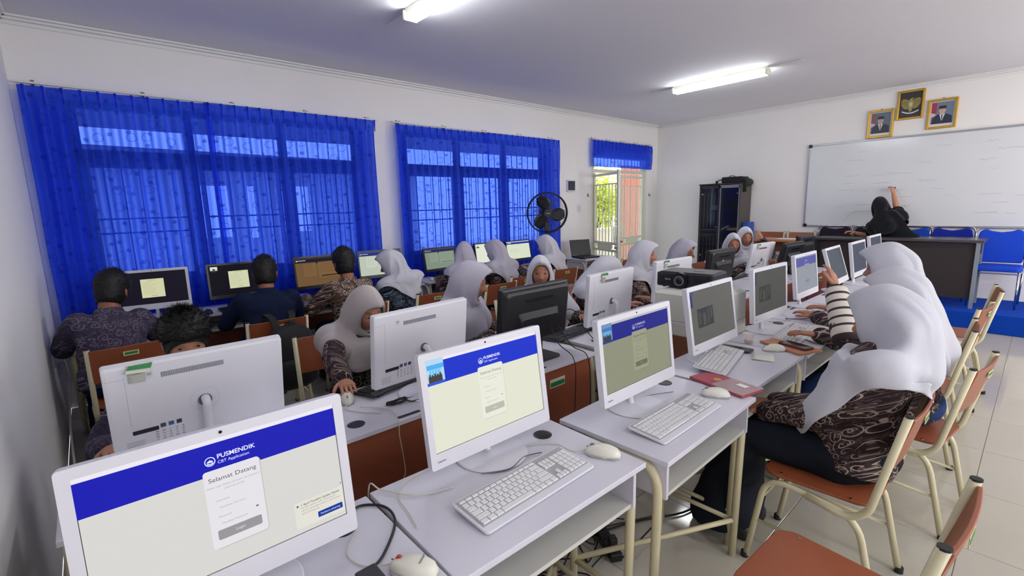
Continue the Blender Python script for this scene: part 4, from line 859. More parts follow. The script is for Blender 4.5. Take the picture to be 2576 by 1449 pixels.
# ---------------------------------------------------------------- fan
r0 = thing('standing_fan', 'black standing fan in front of the second window', 'fan', (5.03, 4.84, 0), R(-38))
hz = 1.46; fm = M.Translation((0, 0, hz)) @ M.Rotation(R(4), 4, 'X') @ M.Scale(1.22, 4)
obj('base', MB().lathe([(.2, 0), (.2, .02), (.17, .035), (.03, .05)], 28), M_bk, r0); obj('pole', MB().cyl((0, .0, .72), .014, 1.36, n=12), M_bk, r0); obj('motor', MB().ell((0, .08, 0), (.075, .1, .075), 16, 10, fm), M_bk, r0, smooth=True); obj('control_box', MB().box((0, .01, hz-.2), (.08, .07, .14)), M_bk, r0, bevel=.01)
for y in (-.035, -.095): obj('guard_ring', MB().tube([(.235*cos(R(a)), y+.03, .235*sin(R(a))) for a in range(0, 360, 12)], .008, 6, fm, closed=True), M_bk, r0, smooth=True)
for k in range(48):
    a = 2*pi*k/48; obj('guard_wire', MB().tube([(.05*cos(a), -.115, .05*sin(a)), (.15*cos(a), -.11, .15*sin(a)), (.22*cos(a), -.085, .22*sin(a)), (.236*cos(a), -.04, .236*sin(a)), (.2*cos(a), .02, .2*sin(a)), (.07*cos(a), .03, .07*sin(a))], .0018, 4, fm, caps=False), M_bk, r0)
for k in range(3):
    a0 = R(100+120*k); mb = MB(); g = []
    for i in range(7):
        for j in range(5):
            rad = .04+.17*i/6; a = a0+(j/4-.5)*R(72)*sin(pi*(.25+.65*i/6))+.25*i/6; g.append((rad*cos(a), -.04+(j/4-.5)*.045, rad*sin(a)))
    mb.add(g, [(i*5+j, i*5+j+1, i*5+j+6, i*5+j+5) for i in range(6) for j in range(4)], fm); obj('blade', mb, mat('smoky_blade', '24282a', .3), r0, smooth=True, solid=.002)
obj('hub', MB().cyl((0, -.05, 0), .035, .05, 'y', 16, fm), M_bk, r0); obj('guard_badge', MB().cyl((0, -.118, 0), .048, .008, 'y', 20, fm), M_bk2, r0); obj('badge_plate', MB().box((0, -.1225, 0), (.04, .002, .008), fm), M_grl, r0)
# ---------------------------------------------------------------- backpack on the chair
r0 = thing('backpack', 'black backpack hanging by its straps from a chair back', 'backpack', (.97, 3.42, .34), R(5))
Mbp = mat('black_nylon', '0f1014', .75, var=.2, vs=20, bump=.3, bs=400)
bd = MB(); bd.rings([[(q*.165*(abs(cos(a))**.8)*(1 if cos(a) > 0 else -1), -.0+.085*q*(abs(sin(a))**.8)*(1 if sin(a) > 0 else -1), z) for a in [2*pi*k/20 for k in range(20)]] for q, z in ((.6, 0), (.95, .03), (1.02, .15), (1, .3), (.9, .38), (.6, .43), (.25, .445))])
obj('main_body', bd, Mbp, r0, smooth=True); obj('front_pocket', MB().rings([[(q*.12*cos(a), -.07-.045*q*abs(sin(a))-.0, z) for a in [pi+pi*k/10 for k in range(11)]] for q, z in ((.7, .03), (1, .06), (1, .19), (.7, .22))], True), Mbp, r0, smooth=True)
for s_ in (-1, 1): obj('shoulder_strap', MB().rings([[(s_*(.05+.04*t_)+.022*cx, .085+.02*cy+dy, z) for cx, cy in ((-1, -.2), (1, -.2), (1, .2), (-1, .2))] for t_, dy, z in ((0, -.03, .40), (.2, .005, .46), (.5, .02, .50), (.8, .08, .515), (1, .105, .49), (1.1, .11, .40))]), Mbp, r0)
obj('top_handle', MB().tube([(-.03, 0, .44), (-.02, 0, .47), (.02, 0, .47), (.03, 0, .44)], .006, 6), Mbp, r0)
# ---------------------------------------------------------------- cabinet and things on it
r0 = thing('display_cabinet', 'tall dark glass door cabinet against the front wall', 'cabinet', (8.17, 3.76, 0), R(-90))
Mdk = mat('dark_wood', '2b2427', .4, var=.2, vs=4); Mgl = mat('dark_glass', '1b2030', .08, alpha=.35, spec=.7); Mcb = mat('cabinet_side', '4b4543', .5)
obj('carcass_side', MB().box((-.345, .2, .92), (.02, .42, 1.84)), Mdk, r0); obj('carcass_side', MB().box((.345, .2, .92), (.02, .42, 1.84)), Mcb, r0); obj('top_board', MB().box((0, .2, 1.845), (.73, .44, .022)), Mdk, r0); obj('back_board', MB().box((0, .4, .92), (.68, .012, 1.8)), mat('back_grey', '3a3f4e', .6), r0); obj('bottom_board', MB().box((0, .2, .05), (.68, .4, .1)), Mdk, r0)
for z in (.45, .80, 1.05, 1.40): obj('shelf', MB().box((0, .21, z), (.67, .36, .016)), Mdk, r0)
for s_ in (-1, 1):
    d_ = obj('door', MB().box((s_*.172, 0, 1.80), (.335, .018, .05)).box((s_*.172, 0, .12), (.335, .018, .05)).box((s_*.33, 0, .96), (.022, .018, 1.7)).box((s_*.014, 0, .96), (.018, .018, 1.7)), Mdk if s_ < 0 else M_gr, r0)
    obj('glass_pane', MB().box((s_*.172, 0, .96), (.3, .004, 1.64)), Mgl, d_); obj('knob', MB().cyl((s_*.03, -.018, 1.12), .009, .02, 'y', 10), M_met, d_)
    for z in (1.68, .62): obj('hinge_disc', MB().cyl((s_*.30, -.006, z), .013, .006, 'y', 12), M_met, d_)
for k in range(4): obj('rack_bar', MB().cyl((-.29+.062*k, .05, 1.40), .004, .62, n=6), M_grl, r0)
for k in range(4): obj('rack_bar', MB().cyl((-.29+.062*k, .05, .66), .004, .6, n=6), M_grl, r0)
for z in (1.07, .98): obj('rack_bar', MB().box((-.18, .05, z), (.28, .008, .01)), M_grl, r0)
def inc(name, label, cat, x, y, z, d, c, rz=0):   # things inside the cabinet, in its local axes
    p = M.Translation((8.17, 3.76, 0)) @ M.Rotation(R(-90), 4, 'Z') @ V((x, y, z)); t_ = thing(name, label, cat, p, R(-90)+rz); obj('body', MB().box((0, 0, d[2]/2), d), mat(name+c, c, .6), t_, bevel=.004); return t_
t_ = inc('paper_stack', 'stack of paper on the cabinet middle shelf', 'paper', .21, .2, 1.06, (.2, .25, .035), 'cdc4a0'); obj('cover', MB().box((0, 0, .042), (.19, .24, .012)), mat('tan_cover', 'b77a5c', .55), t_)
t_ = inc('rolled_paper', 'white paper roll leaning on the stack in the cabinet', 'paper', .06, .15, 1.085, (.14, .05, .03), 'd8d8cc', 0); t_.rotation_euler = (0, R(-28), R(-90)); obj('fold', MB().box((0, 0, .031), (.13, .04, .002)), M_paper, t_)
t_ = inc('plastic_jar', 'pale plastic jar low in the cabinet', 'jar', -.2, .2, .46, (.13, .13, .2), '8a8f7c'); obj('lid', MB().box((0, 0, .21), (.135, .135, .02)), M_grl, t_)
t_ = inc('white_bowl', 'pale bowl on the upper cabinet shelf', 'bowl', -.16, .2, 1.41, (.12, .12, .07), '8e938c'); obj('rim', MB().box((0, 0, .072), (.13, .13, .006)), M_grl, t_)
p = lambda x, y, z: tuple(M.Translation((8.17, 3.76, 0)) @ M.Rotation(R(-90), 4, 'Z') @ V((x, y, z)))
r0 = thing('laptop_bag', 'black laptop bag lying on top of the cabinet', 'bag', p(.16, .2, 1.858), R(-90)); obj('body', MB().rrect((0, .05), .36, .1, .03, -.13, .13), Mbp, r0, bevel=.015); obj('flap', MB().box((.21, -.12, -.06), (.07, .03, .2)), Mbp, r0, bevel=.01); obj('handle', MB().tube([(-.05, -.12, .1), (-.03, -.13, .115), (.03, -.13, .115), (.05, -.12, .1)], .006, 6), Mbp, r0)
r0 = thing('folded_bag', 'dark green pouch slumping over the right cabinet corner', 'bag', p(.36, .22, 1.858), R(-90)); obj('body', MB().ell((0, 0, .0), (.08, .15, .07), 16, 10), mat('dark_green_cloth', '27302a', .8), r0, smooth=True); obj('strap', MB().tube([(.0, -.15, .02), (.03, -.155, -.06), (.0, -.15, -.12)], .008, 6), Mbp, r0)
r0 = thing('headphones', 'small dark pile of headphones on the cabinet top', 'headphones', p(-.09, .2, 1.858), R(-90)); obj('band', MB().tube([(.07*cos(R(a)), .0, .005+.055*sin(R(a))) for a in range(0, 181, 15)], .008, 8), M_bk, r0, smooth=True)
for s_ in (-1, 1): obj('ear_cushion', MB().ell((s_*.065, 0, .025), (.018, .035, .025), 12, 8), M_bk, r0, smooth=True)
r0 = thing('blue_board', 'bright blue board standing between cabinet and wall', 'board', p(.42, .2, 0), R(-90)); obj('board', MB().rrect((0, .62), .1, 1.16, .02, -.12, .12), mat('blue_board', '1c4fae', .5), r0, bevel=.01); obj('foot', MB().box((0, 0, .02), (.11, .25, .04)), M_bk, r0)
# ---------------------------------------------------------------- front area: teacher desk, school desks, chairs
def office_table(label, x, y, wx, wy, z0, zt, mtop, mpan, name='teacher_desk', legs=M_gr, modesty=True):
    r0 = thing(name, label, 'desk', (x, y, z0)); h_ = zt-z0; obj('tabletop', MB().box((0, 0, h_-.015), (wx, wy, .03)), mtop, r0, bevel=.004)
    if modesty: obj('modesty_panel', MB().box((-wx/2+.08, 0, h_-.37), (.018, wy-.12, .66)), mpan, r0)
    for a in (-1, 1):
        for b_ in (-1, 1): obj('leg', MB().box((a*(wx/2-.04), b_*(wy/2-.05), (h_-.03)/2), (.045, .035, h_-.03)), legs, r0)
    for b_ in (-1, 1): obj('side_panel', MB().box((0.02, b_*(wy/2-.05), h_-.11), (wx-.2, .02, .14)), mpan, r0)
    obj('drawer', MB().box((.12, wy/2-.3, h_-.12), (.3, .4, .14)), mpan, r0)
    return r0
Mdt = mat('dark_tabletop', '4a4446', .25, var=.1); Mdp = mat('dark_panel', '2b2326', .5, var=.15)
office_table('long dark teacher desk on the blue podium', 7.93, .96, .55, 1.06, .22, 1.03, Mdt, Mdp, legs=mat('steel_grey', '8a94a0', .4, .3))
office_table('small black desk left of the teacher desk, teacher leaning by it', 7.78, 1.84, .45, .6, .22, 1.02, Mdp, Mdp, 'student_desk', M_bk)
office_table('brown wooden desk behind the far girls with paper on it', 7.72, 2.62, .45, .62, .22, .98, mat('brown_top', 'a56c48', .4, var=.1), mat('brown_wood', '7c4430', .5, var=.15), 'student_desk', mat('brown_wood', '7c4430', .5), modesty=False)
tag(obj('paper_sheet', MB().box((7.72, 2.5, .983), (.2, .28, .003)), M_paper), 'white paper sheet on the brown wooden desk', 'paper')
def blue_chair(label, x, y, z0, c, rz=R(90), low=False):
    Mc = mat('cloth_'+c, c, .85, var=.08, vs=40, bump=.3, bs=500, spec=.15); r0 = thing('padded_chair', label, 'chair', (x, y, z0), rz)     # local: faces +Y
    obj('seat', MB().rrect((0, 0), .44, .42, .05, .43, .49, axis='z'), Mc, r0, bevel=.02, seg=3)
    out = [(-.2, .50), (.2, .50), (.215, .56), (.205, .80), (.19, .87), (.165, .90), (.13, .905), (.09, .885), (0, .87), (-.09, .885), (-.13, .905), (-.165, .90), (-.19, .87), (-.205, .80), (-.215, .56)]
    obj('backrest', MB().prism(out[::-1], -.25, -.21), Mc, r0, bevel=.015, seg=3)
    obj('back_frame', MB().tube(fillet([(-.225, -.2, .45), (-.225, -.235, .92), (.225, -.235, .92), (.225, -.2, .45)], .08, 6), .011, 10), M_met, r0, smooth=True)
    for s_ in (-1, 1):
        obj('front_leg', MB().tube([(s_*.2, .18, .44), (s_*.205, .2, 0)], .011, 10), M_met, r0, smooth=True); obj('rear_leg', MB().tube([(s_*.225, -.2, .46), (s_*.215, -.24, 0)], .011, 10), M_met, r0, smooth=True); obj('side_rail', MB().tube([(s_*.2, .18, .41), (s_*.225, -.2, .41)], .009, 8), M_met, r0, smooth=True)
    obj('front_rail', MB().tube([(-.2, .19, .41), (.2, .19, .41)], .009, 8), M_met, r0)
    return r0
blue_chair('blue padded chair with chrome frame at the far right', 8.1, .33, .22, '1f48c8'); blue_chair('deep blue padded chair behind the teacher desk, middle one', 8.33, .80, .22, '1c2e9c'); blue_chair('blue padded chair behind the teacher desk, nearest the teacher', 8.33, 1.22, .22, '1f48b8')
blue_chair('dark padded chair behind the small black desk, next to the teacher', 8.3, 1.67, .22, '2a2230'); blue_chair('dark padded chair left of the teacher, beneath the whiteboard corner', 8.3, 2.12, .22, '2c2432')
for y, lb in ((3.02, 'brown backed chair next to the cabinet against the front wall'), (2.58, 'brown backed chair behind the brown wooden desk')):
    dup(ch0, (8.27, y, .22), R(90), lb)
# ---------------------------------------------------------------- people
SK = [lin('a9745c'), lin('8f5c47'), lin('b98468')]
M_skin = bpy.data.materials.new('skin'); M_skin.use_nodes = True
_n = M_skin.node_tree; _a = _n.nodes.new('ShaderNodeAttribute'); _a.attribute_name = 'Col'; _p = _n.nodes['Principled BSDF']; _n.links.new(_a.outputs[0], _p.inputs['Base Color']); _p.inputs['Roughness'].default_value = .5; _p.inputs['Specular IOR Level'].default_value = .35; _p.inputs['Subsurface Weight'].default_value = .05; _p.inputs['Subsurface Radius'].default_value = (.01, .004, .002)
M_hair = mat('black_hair', '0b0a0b', .55, var=.3, vs=80, bump=.5, bs=300, spec=.4)
def hijabmat(n, c): return mat(n, c, .85, var=.03, vs=8, bump=.25, bs=900, spec=.15, sheen=.15)
M_hj = hijabmat('white_hijab_cloth', 'c3c3cc'); M_hj2 = hijabmat('warm_grey_hijab_cloth', 'b5adad'); M_hj3 = hijabmat('black_hijab_cloth', '14151b'); M_hj4 = hijabmat('lilac_grey_hijab_cloth', 'b0acbb')
B_br = batik('brown_batik', '2a1f23', '5e4c4a', 'a8968c', 17); B_bw = batik('light_brown_batik', '3a2620', '6e5a50', 'cdbfb2', 20, 1.3); B_bl = batik('blue_batik', '141c30', '3a4a66', 'a9bccb', 24, 1.4); B_pu = batik('grey_purple_batik', '3b3446', '4e4759', '777086', 16)
M_navy = mat('navy_cloth', '141d38', .85, var=.15, vs=10, bump=.3, bs=600, spec=.15); M_dk = mat('dark_skirt_cloth', '191d26', .85, var=.2, vs=5, bump=.3, bs=500, spec=.15); M_den = mat('blue_skirt_cloth', '263a66', .85, var=.2, vs=6, bump=.3, bs=500, spec=.15); M_blkc = mat('black_cloth', '101218', .85, var=.2, vs=6, spec=.15)
M_shoe = mat('black_shoe', '121214', .45); M_eyew = mat('eye_white', '9c928c', .25, var=0); M_iris = mat('iris', '1a0f0b', .2, var=0)
M_str = striped('striped_knit', 'd8cfc4', '3b2c30')
def sm(e0, e1, x): t = max(0, min(1, (x-e0)/(e1-e0))); return t*t*(3-2*t)
G = lambda x, s_: math.exp(-(x/s_)**2)
def headmesh(n=64, k=48, sc_=1.0, tone=0):
    vs = []; cs = []; c0 = SK[tone]
    def pt(x, y, z):
        X, Y, Z = x*.072, y*.092, z*.112
        zl = z
        jaw = sm(.1, -1, zl); X *= 1-.30*jaw
        if y > 0:
            Y *= 1-.10*sm(0, .9, abs(z)); Y = Y*(1-.06*jaw)+ .004*jaw
            f = sm(.1, .7, y)
            Y -= f*.009*(G(abs(X)-.031, .015)*G(Z-.010, .013))
            Y += f*.004*G(Z-.028, .010)*G(abs(X)-.028, .024)
            nz = sm(.022, -.022, Z)*sm(-.044, -.030, Z)
            Y += f*(.006+.019*sm(.016, -.024, Z))*nz*G(X, .0075+.006*sm(0, -.03, Z))+f*.005*G(abs(X)-.012, .006)*G(Z+.030, .008)
            Y += f*.0065*G(X, .024)*(G(Z+.053, .006)+1.1*G(Z+.067, .0065))-f*.004*G(X, .026)*G(Z+.0600, .0028)
            Y += f*.007*G(X, .018)*G(Z+.092, .014)+f*.004*G(abs(X)-.038, .018)*G(Z+.022, .02)
            Y -= f*.003*G(abs(X)-.035, .02)*G(Z+.05, .02)
        else: Y *= 1.02; Z += .004*(-y)
        if Z < -.03 and y < .2: Y = Y*(1-.35*sm(-.03, -.11, Z))+.012*sm(-.03, -.11, Z)
        return V((X, Y, Z))*sc_
    def colr(p):
        X, Y, Z = [q/sc_ for q in p]; c = list(c0)
        lipm = G(X, .023)*(G(Z+.054, .005)+G(Z+.066, .006)) if Y > .05 else 0
        lipm = min(1, lipm)*.75; lc = (.26, .085, .07); c = [c[i]*(1-lipm)+lc[i]*lipm for i in range(3)]
        bm = max(0, 1-((abs(X)-.031)/.017)**2)*G(Z-.0305-.004*(1-((abs(X)-.03)/.02)**2), .0035) if Y > .05 and abs(abs(X)-.031) < .017 else 0
        c = [c[i]*(1-.85*bm)+.015*.85*bm for i in range(3)]
        em = G(abs(X)-.031, .014)*G(Z-.006, .009)*.25 if Y > .04 else 0; c = [q*(1-em) for q in c]
        ml = G(X, .021)*G(Z+.0602, .0016)*.7 if Y > .05 else 0; c = [q*(1-ml) for q in c]
        return (*c, 1)
    mb = MB(); vs.append(pt(0, 0, -1))
    for i in range(1, k):
        t = -pi/2+pi*i/k
        for j in range(n):
            a = 2*pi*j/n+pi/2
            # denser toward the face
            a2 = a; vs.append(pt(cos(t)*cos(a2), cos(t)*sin(a2), sin(t)))
    vs.append(pt(0, 0, 1)); L = len(vs)-1
    fs = [(0, 1+(j+1) % n, 1+j) for j in range(n)]+[(1+i*n+j, 1+i*n+(j+1) % n, 1+(i+1)*n+(j+1) % n, 1+(i+1)*n+j) for i in range(k-2) for j in range(n)]+[(L, 1+(k-2)*n+j, 1+(k-2)*n+(j+1) % n) for j in range(n)]
    return vs, fs, [colr(p) for p in vs]
def limb(mb, pts, rs, n=12, sub=4):
    P = catmull(pts, sub); rr_ = []
    for i in range(len(rs)-1):
        for k in range(sub): rr_.append(rs[i]+(rs[i+1]-rs[i])*k/sub)
    rr_.append(rs[-1]); a = (P[0]-P[1]).normalized(); b = (P[-1]-P[-2]).normalized()
    P = [P[0]+a*rr_[0]*.8, P[0]+a*rr_[0]*.5]+P+[P[-1]+b*rr_[-1]*.5, P[-1]+b*rr_[-1]*.8]; rr_ = [rr_[0]*.45, rr_[0]*.85]+rr_+[rr_[-1]*.85, rr_[-1]*.45]
    mb.tube(P, rr_, n)
def ik(S, H, a, b, pole):
    d = H-S; L = min(d.length, (a+b)*.995); dn = d.normalized(); H2 = S+dn*L; x = (a*a-b*b+L*L)/(2*L); h_ = math.sqrt(max(0, a*a-x*x)); pl = (pole-dn*pole.dot(dn)).normalized(); return S+dn*x+pl*h_, H2
def hand(mb, wr, d, nrm, side, curl=.5, s_=1.0):
    """palm and five separate fingers; d finger direction, nrm palm side, side +1 right hand"""
    d = d.normalized(); nrm = (nrm-d*nrm.dot(d)).normalized(); x = d.cross(nrm)*side      # x points to the thumb side
    Rg = []
    for t, w_, h_ in ((-.01, .024, .019), (.015, .030, .017), (.045, .038, .015), (.075, .040, .013), (.088, .036, .010)):
        c = wr+d*t*s_; Rg.append([tuple(c+x*(w_*cos(a))*s_+nrm*(h_*sin(a))*s_) for a in [2*pi*q/12 for q in range(12)]])
    mb.rings(Rg)
    for k, (off, L_, r_) in enumerate(((.029, .066, .0083), (.0105, .074, .0086), (-.0085, .069, .0081), (-.027, .054, .0073))):
        p = wr+(d*.078+x*off)*s_; dd = (d+x*off*2.2).normalized(); P = [p-dd*.02*s_, p]
        for q, (fr, cu) in enumerate(((.45, .35), (.30, .9), (.25, 1.5))):
            a = cu*curl; P.append(P[-1]+(dd*cos(a)+nrm*sin(a))*L_*fr*s_)
        mb.tube(P, [r_*s_, r_*s_, r_*.96*s_, r_*.88*s_, r_*.62*s_], 8)
    p = wr+(d*.018+x*.028+nrm*.004)*s_; t1 = (d*.72+x*.62+nrm*.3*curl).normalized(); t2 = (d*.92+x*.25+nrm*.6*curl).normalized()
    mb.tube([p-t1*.01*s_, p+t1*.03*s_, p+t1*.045*s_+t2*.016*s_, p+t1*.045*s_+t2*.034*s_], [.0125*s_, .0105*s_, .0095*s_, .0062*s_], 8)
def remesh(mb, name, vox, it, wr=.006, seed=0, fr=9, hem=None):
    me = bpy.data.meshes.new(name); me.from_pydata(mb.v, [], mb.f); me.update(); o = bpy.data.objects.new('tmp', me)
    r_ = o.modifiers.new('r', 'REMESH'); r_.mode = 'VOXEL'; r_.voxel_size = vox; s_ = o.modifiers.new('s', 'SMOOTH'); s_.factor = .5; s_.iterations = it
    out = evalmesh(o, name); bpy.data.objects.remove(o); bpy.data.meshes.remove(me)
    if wr:
        n = len(out.vertices); co = [0.0]*(3*n); no = [0.0]*(3*n); out.vertices.foreach_get('co', co); out.vertices.foreach_get('normal', no); nc = []
        for i in range(n):
            q = V(co[3*i:3*i+3]); nn = noise.noise(V((q.x*fr, q.y*fr, q.z*fr*1.6+seed)))+.5*noise.noise(V((q.x*fr*2.3, q.y*fr*2.3, q.z*fr*2.3+seed+9)))
            nc += [q.x+no[3*i]*nn*wr, q.y+no[3*i+1]*nn*wr, q.z+no[3*i+2]*nn*wr]
        out.vertices.foreach_set('co', nc); out.update()
    return out
def person(label, pos, yaw, lean=(0, .2), s_=1.0, head=(0, 0, 0), hoff=(0, 0, 0), kind='girl', shirt=None, lower=None, hj=None, hands=((-.2, .45, .75), (.2, .45, .75)), poles=None, tone=0, seed=0, pelvis=.535, stand=False, hijab_len=1.0, sleeve=1.0, curl=.5, det=False, hem=None, wide=1.0, lower2=None, arms=None, palms=None, peak=1.0, long_front=0, back_len=1.0, loose=.6, nar=0):
    """seated (or leaning) figure; local frame x right, y forward, z up; head = (turn left, nod down, roll) in degrees"""
    root = thing('person', label, 'person', (pos[0], pos[1], 0), yaw); rnd = random.Random(seed)
    Pv = V((0, 0, pelvis)); KU = .90; U = V((lean[0], lean[1], 1)).normalized(); X = (V((1, 0, 0))-U*U.x).normalized(); F = U.cross(X)
    T = lambda x, y, u, o=None: (o or Pv)+X*x*s_+F*y*s_+U*u*s_*KU
    N_ = T(0, .01, .46); shw = .165*wide
    HM = M.Rotation(R(head[0]), 4, 'Z') @ M.Rotation(R(-head[1]), 4, 'X') @ M.Rotation(R(head[2]), 4, 'Y')
    Hc = N_+V((0, .012, .026))*s_+U*.015*s_+(HM.to_3x3() @ V((0, .025, .095)))*s_+V(hoff); HM = M.Translation(Hc) @ HM @ M.Scale(1.07, 4)
    # --- body: one skin mesh with head, neck, torso, arms, hands, lower legs
    b = MB(); n_, k_ = (72, 60) if det else (44, 34)
    vs, fs, cs = headmesh(n_, k_, s_, tone); b.add(vs, fs, HM); cols = list(cs)
    b.tube(catmull([N_-U*.05*s_, N_+U*.02*s_, HM @ V((0, -.012*s_, -.06*s_)), HM @ V((0, -.01*s_, -.02*s_))], 4), [.062*s_]*3+[.054*s_]*5+[.051*s_]*5, 16)
    b.rings([[tuple(T(.13*q*cos(a), .08*q*sin(a), u)) for a in [2*pi*i/14 for i in range(14)]] for q, u in ((.8, .05), (.95, .2), (1.1, .36), (.72, .42), (.4, .44))])
    if kind != 'girl' or True:
        for sd in (-1, 1) if kind == 'boy' else ():
            b.ell(HM @ V((sd*.073*s_, -.008*s_, -.002*s_)), (.009*s_, .017*s_, .03*s_), 10, 8)
    shs, els, wrs = [], [], []
    for i, sd in enumerate((-1, 1)):
        S = T(sd*shw, -.005, .40); H = V(hands[i]); pole = V(poles[i]) if poles else V((sd*.7, -.5, -1))
        E_, W_ = ik(S, H, .275*s_, .245*s_, pole); shs.append(S); els.append(E_); wrs.append(W_)
        limb(b, [S-X*sd*.035*s_, S.lerp(E_, .5), E_, E_.lerp(W_, .35), W_], [.034*s_, .042*s_, .036*s_, .037*s_, .0235*s_], 12)
        d = (W_-E_).normalized(); pn = V(palms[i]) if palms else V((0, 0, -1)); fd = (d+V((0, 0, -.0))).normalized()
        if not stand and W_.z < .86: fd = V((d.x, d.y, d.z*.3)).normalized()
        hand(b, W_+d*.012*s_, fd, pn, -sd if True else sd, curl, s_*.95)
    if not stand:
        for sd in (-1, 1): limb(b, [T(sd*.05, 0, .08), Pv+V((sd*.085, .10, -.01)), V((sd*.09, .40*s_, .46)), V((sd*.095, .42*s_, .30)), V((sd*.095, .42*s_, .12))], [.07*s_, .065*s_, .05*s_, .045*s_, .034*s_], 10)
    b.c = cols+[SK[tone]+(1,)]*(len(b.v)-len(cols))
    body = obj('body', b, M_skin, root, smooth=True)
    for sd in (-1, 1):   # eyes
        e = obj('eye', MB().ell((0, 0, 0), (.0115*s_, .0088*s_, .0040*s_), 12, 8), M_eyew, body, smooth=True); e.matrix_local = HM @ M.Translation((sd*.031*s_, .0725*s_, .0080*s_))
        e2 = obj('iris', MB().ell((0, 0, 0), (.0062*s_, .0024*s_, .0042*s_), 10, 6), M_iris, body, smooth=True); e2.matrix_local = HM @ M.Translation((sd*.031*s_, .0808*s_, .0076*s_))
    # --- lower garment
    lw = MB(); hp = Pv
    if stand:
        for sd in (-1, 1): limb(lw, [hp+V((sd*.08, 0, .02)), hp+V((sd*.08, .02, -.35)), hp+V((sd*.09, 0, -.72))], [.12, .10, .09], 14)
        lw.ell(hp, (.18, .14, .14), 16, 10)
    else:
        lw.ell(hp+V((0, -.0, .0)), (.175*s_*wide, .15*s_, .115*s_), 16, 10)
        for sd in (-1, 1):
            kn = V((sd*(.10 if kind == 'boy' else .085), .42*s_, .49)); limb(lw, [hp+V((sd*.085, .03, -.02)), hp.lerp(kn, .55)+V((sd*.02, 0, .0)), kn], [.10*s_, .088*s_, .072*s_], 14)
            limb(lw, [kn, V((sd*.10, .43*s_, .28)), V((sd*.105, .40*s_, .10))], [.072*s_, .068*s_, .075*s_], 14)
        if kind == 'girl':
            lw.rings([[tuple(V((w_*cos(a)*s_, y*s_+dp*sin(a), z))) for a in [2*pi*i/24 for i in range(24)]] for w_, y, dp, z in ((.15, .38, .07, .54), (.17, .40, .10, .48), (.175, .43, .11, .36), (.20, .45, .13, .22), (.24, .47, .16, .06))])
            lw.rings([[tuple(V((w_*cos(a)*s_, y*s_, .50+h_*sin(a)))) for a in [2*pi*i/20 for i in range(20)]] for w_, y, h_ in ((.16, -.02, .09), (.17, .15, .09), (.165, .3, .085), (.15, .42, .07))])
    obj('skirt' if kind == 'girl' else 'trousers', remesh(lw, 'skirt', .016 if not det else .011, 7, .009, seed, 7), lower, root, smooth=True)
    # --- shirt
    sh = MB(); hem_u = -.06
    prof = ((.165, .125, hem_u), (.165, .13, .0), (.150, .118, .12), (.155, .115, .24), (.172, .118, .33), (.165, .10, .39), (.12, .075, .432), (.068, .062, .458), (.058, .056, .485))
    sh.rings([[tuple(T(w_*wide*(abs(cos(a))**.85)*(1 if cos(a) > 0 else -1)*1.05, d_*sin(a)*1.08+(.012 if u > .1 else .0), u)) for a in [2*pi*i/28 for i in range(28)]] for w_, d_, u in prof])
    for i in range(2):
        S, E_, W_ = shs[i], els[i], wrs[i]; We = E_.lerp(W_, sleeve*.96) if sleeve > .05 else None
        S2 = S-X*(-1, 1)[i]*.03*s_
        if sleeve > .05: limb(sh, [S2, S.lerp(E_, .5), E_, E_.lerp(We, .5), We], [.071*s_, .064*s_, .057*s_, .051*s_, .046*s_], 14)
        else: limb(sh, [S2, S.lerp(E_, .4), S.lerp(E_, .8)], [.078*s_, .072*s_, .070*s_], 14)
    so = obj('shirt', remesh(sh, 'shirt', .0125 if not det else .009, 5, .007, seed+3), shirt, root, smooth=True)
    if kind == 'boy':   # collar
        obj('collar', MB().rings([[tuple(T(r_*cos(a)*1.05, r_*sin(a)+.012, u)) for a in [2*pi*i/24 for i in range(24)]] for r_, u in ((.071, .445), (.066, .472), (.062, .488), (.066, .485), (.076, .45))], False), shirt, root, smooth=True)
    if not stand:
        for sd in (-1, 1): obj('shoe', MB().rings([[tuple(V((sd*.10+w_*cos(a), y, .002+h_*max(0, sin(a)+.25)))) for a in [2*pi*i/14 for i in range(14)]] for w_, y, h_ in ((.02, .34, .045), (.036, .36, .06), (.04, .42, .06), (.043, .50, .045), (.035, .56, .035), (.015, .59, .02))]), M_shoe, root, smooth=True)
    if stand: 
        for sd in (-1, 1): obj('shoe', MB().rings([[tuple(V((sd*.09+w_*cos(a), y, pelvis-.80+h_*max(0, sin(a)+.25)))) for a in [2*pi*i/14 for i in range(14)]] for w_, y, h_ in ((.02, -.08, .045), (.036, -.06, .06), (.04, 0, .06), (.043, .08, .045), (.035, .14, .035), (.015, .17, .02))]), M_shoe, root, smooth=True)
    # --- hijab or hair
    if hj:
        Hh = lambda x, y, z: HM @ (V((x, y, z))*s_)
        pk = peak
        L_ = hijab_len
        ringdef = []   # (top/back, side (x>0), bottom/front)
        ringdef.append((Hh(0, .076+.022*pk, .072), Hh(.063, .058, -.012), Hh(0, .078, -.100)))
        ringdef.append((Hh(0, .078+.040*pk, .098), Hh(.072, .056, -.012), Hh(0, .082, -.113)))
        ringdef.append((Hh(0, .052, .130), Hh(.084, .032, -.01), Hh(0, .060, -.128)))
        ringdef.append((Hh(0, -.045, .131), Hh(.093, -.012, -.02), Hh(0, .045, -.140)))
        ringdef.append((Hh(0, -.118-.01*loose, .045), Hh(.093+.016*loose, -.035, -.065), (Hh(0, .060, -.160)+T(0, .085, .47))/2))
        ringdef.append(((Hh(0, -.120, -.05)+T(0, -.105, .50))/2+F*-.03*loose, (Hh(.086, -.02, -.13)+T(.085, 0, .50))/2+X*.05*loose-U*.012*loose, T(0, .11, .42)))
        ringdef.append((T(0, -.118-.035*loose, .40), T((.168+.028*loose)*wide, -.0, .445-.012*loose), T(0, .142, .345)))
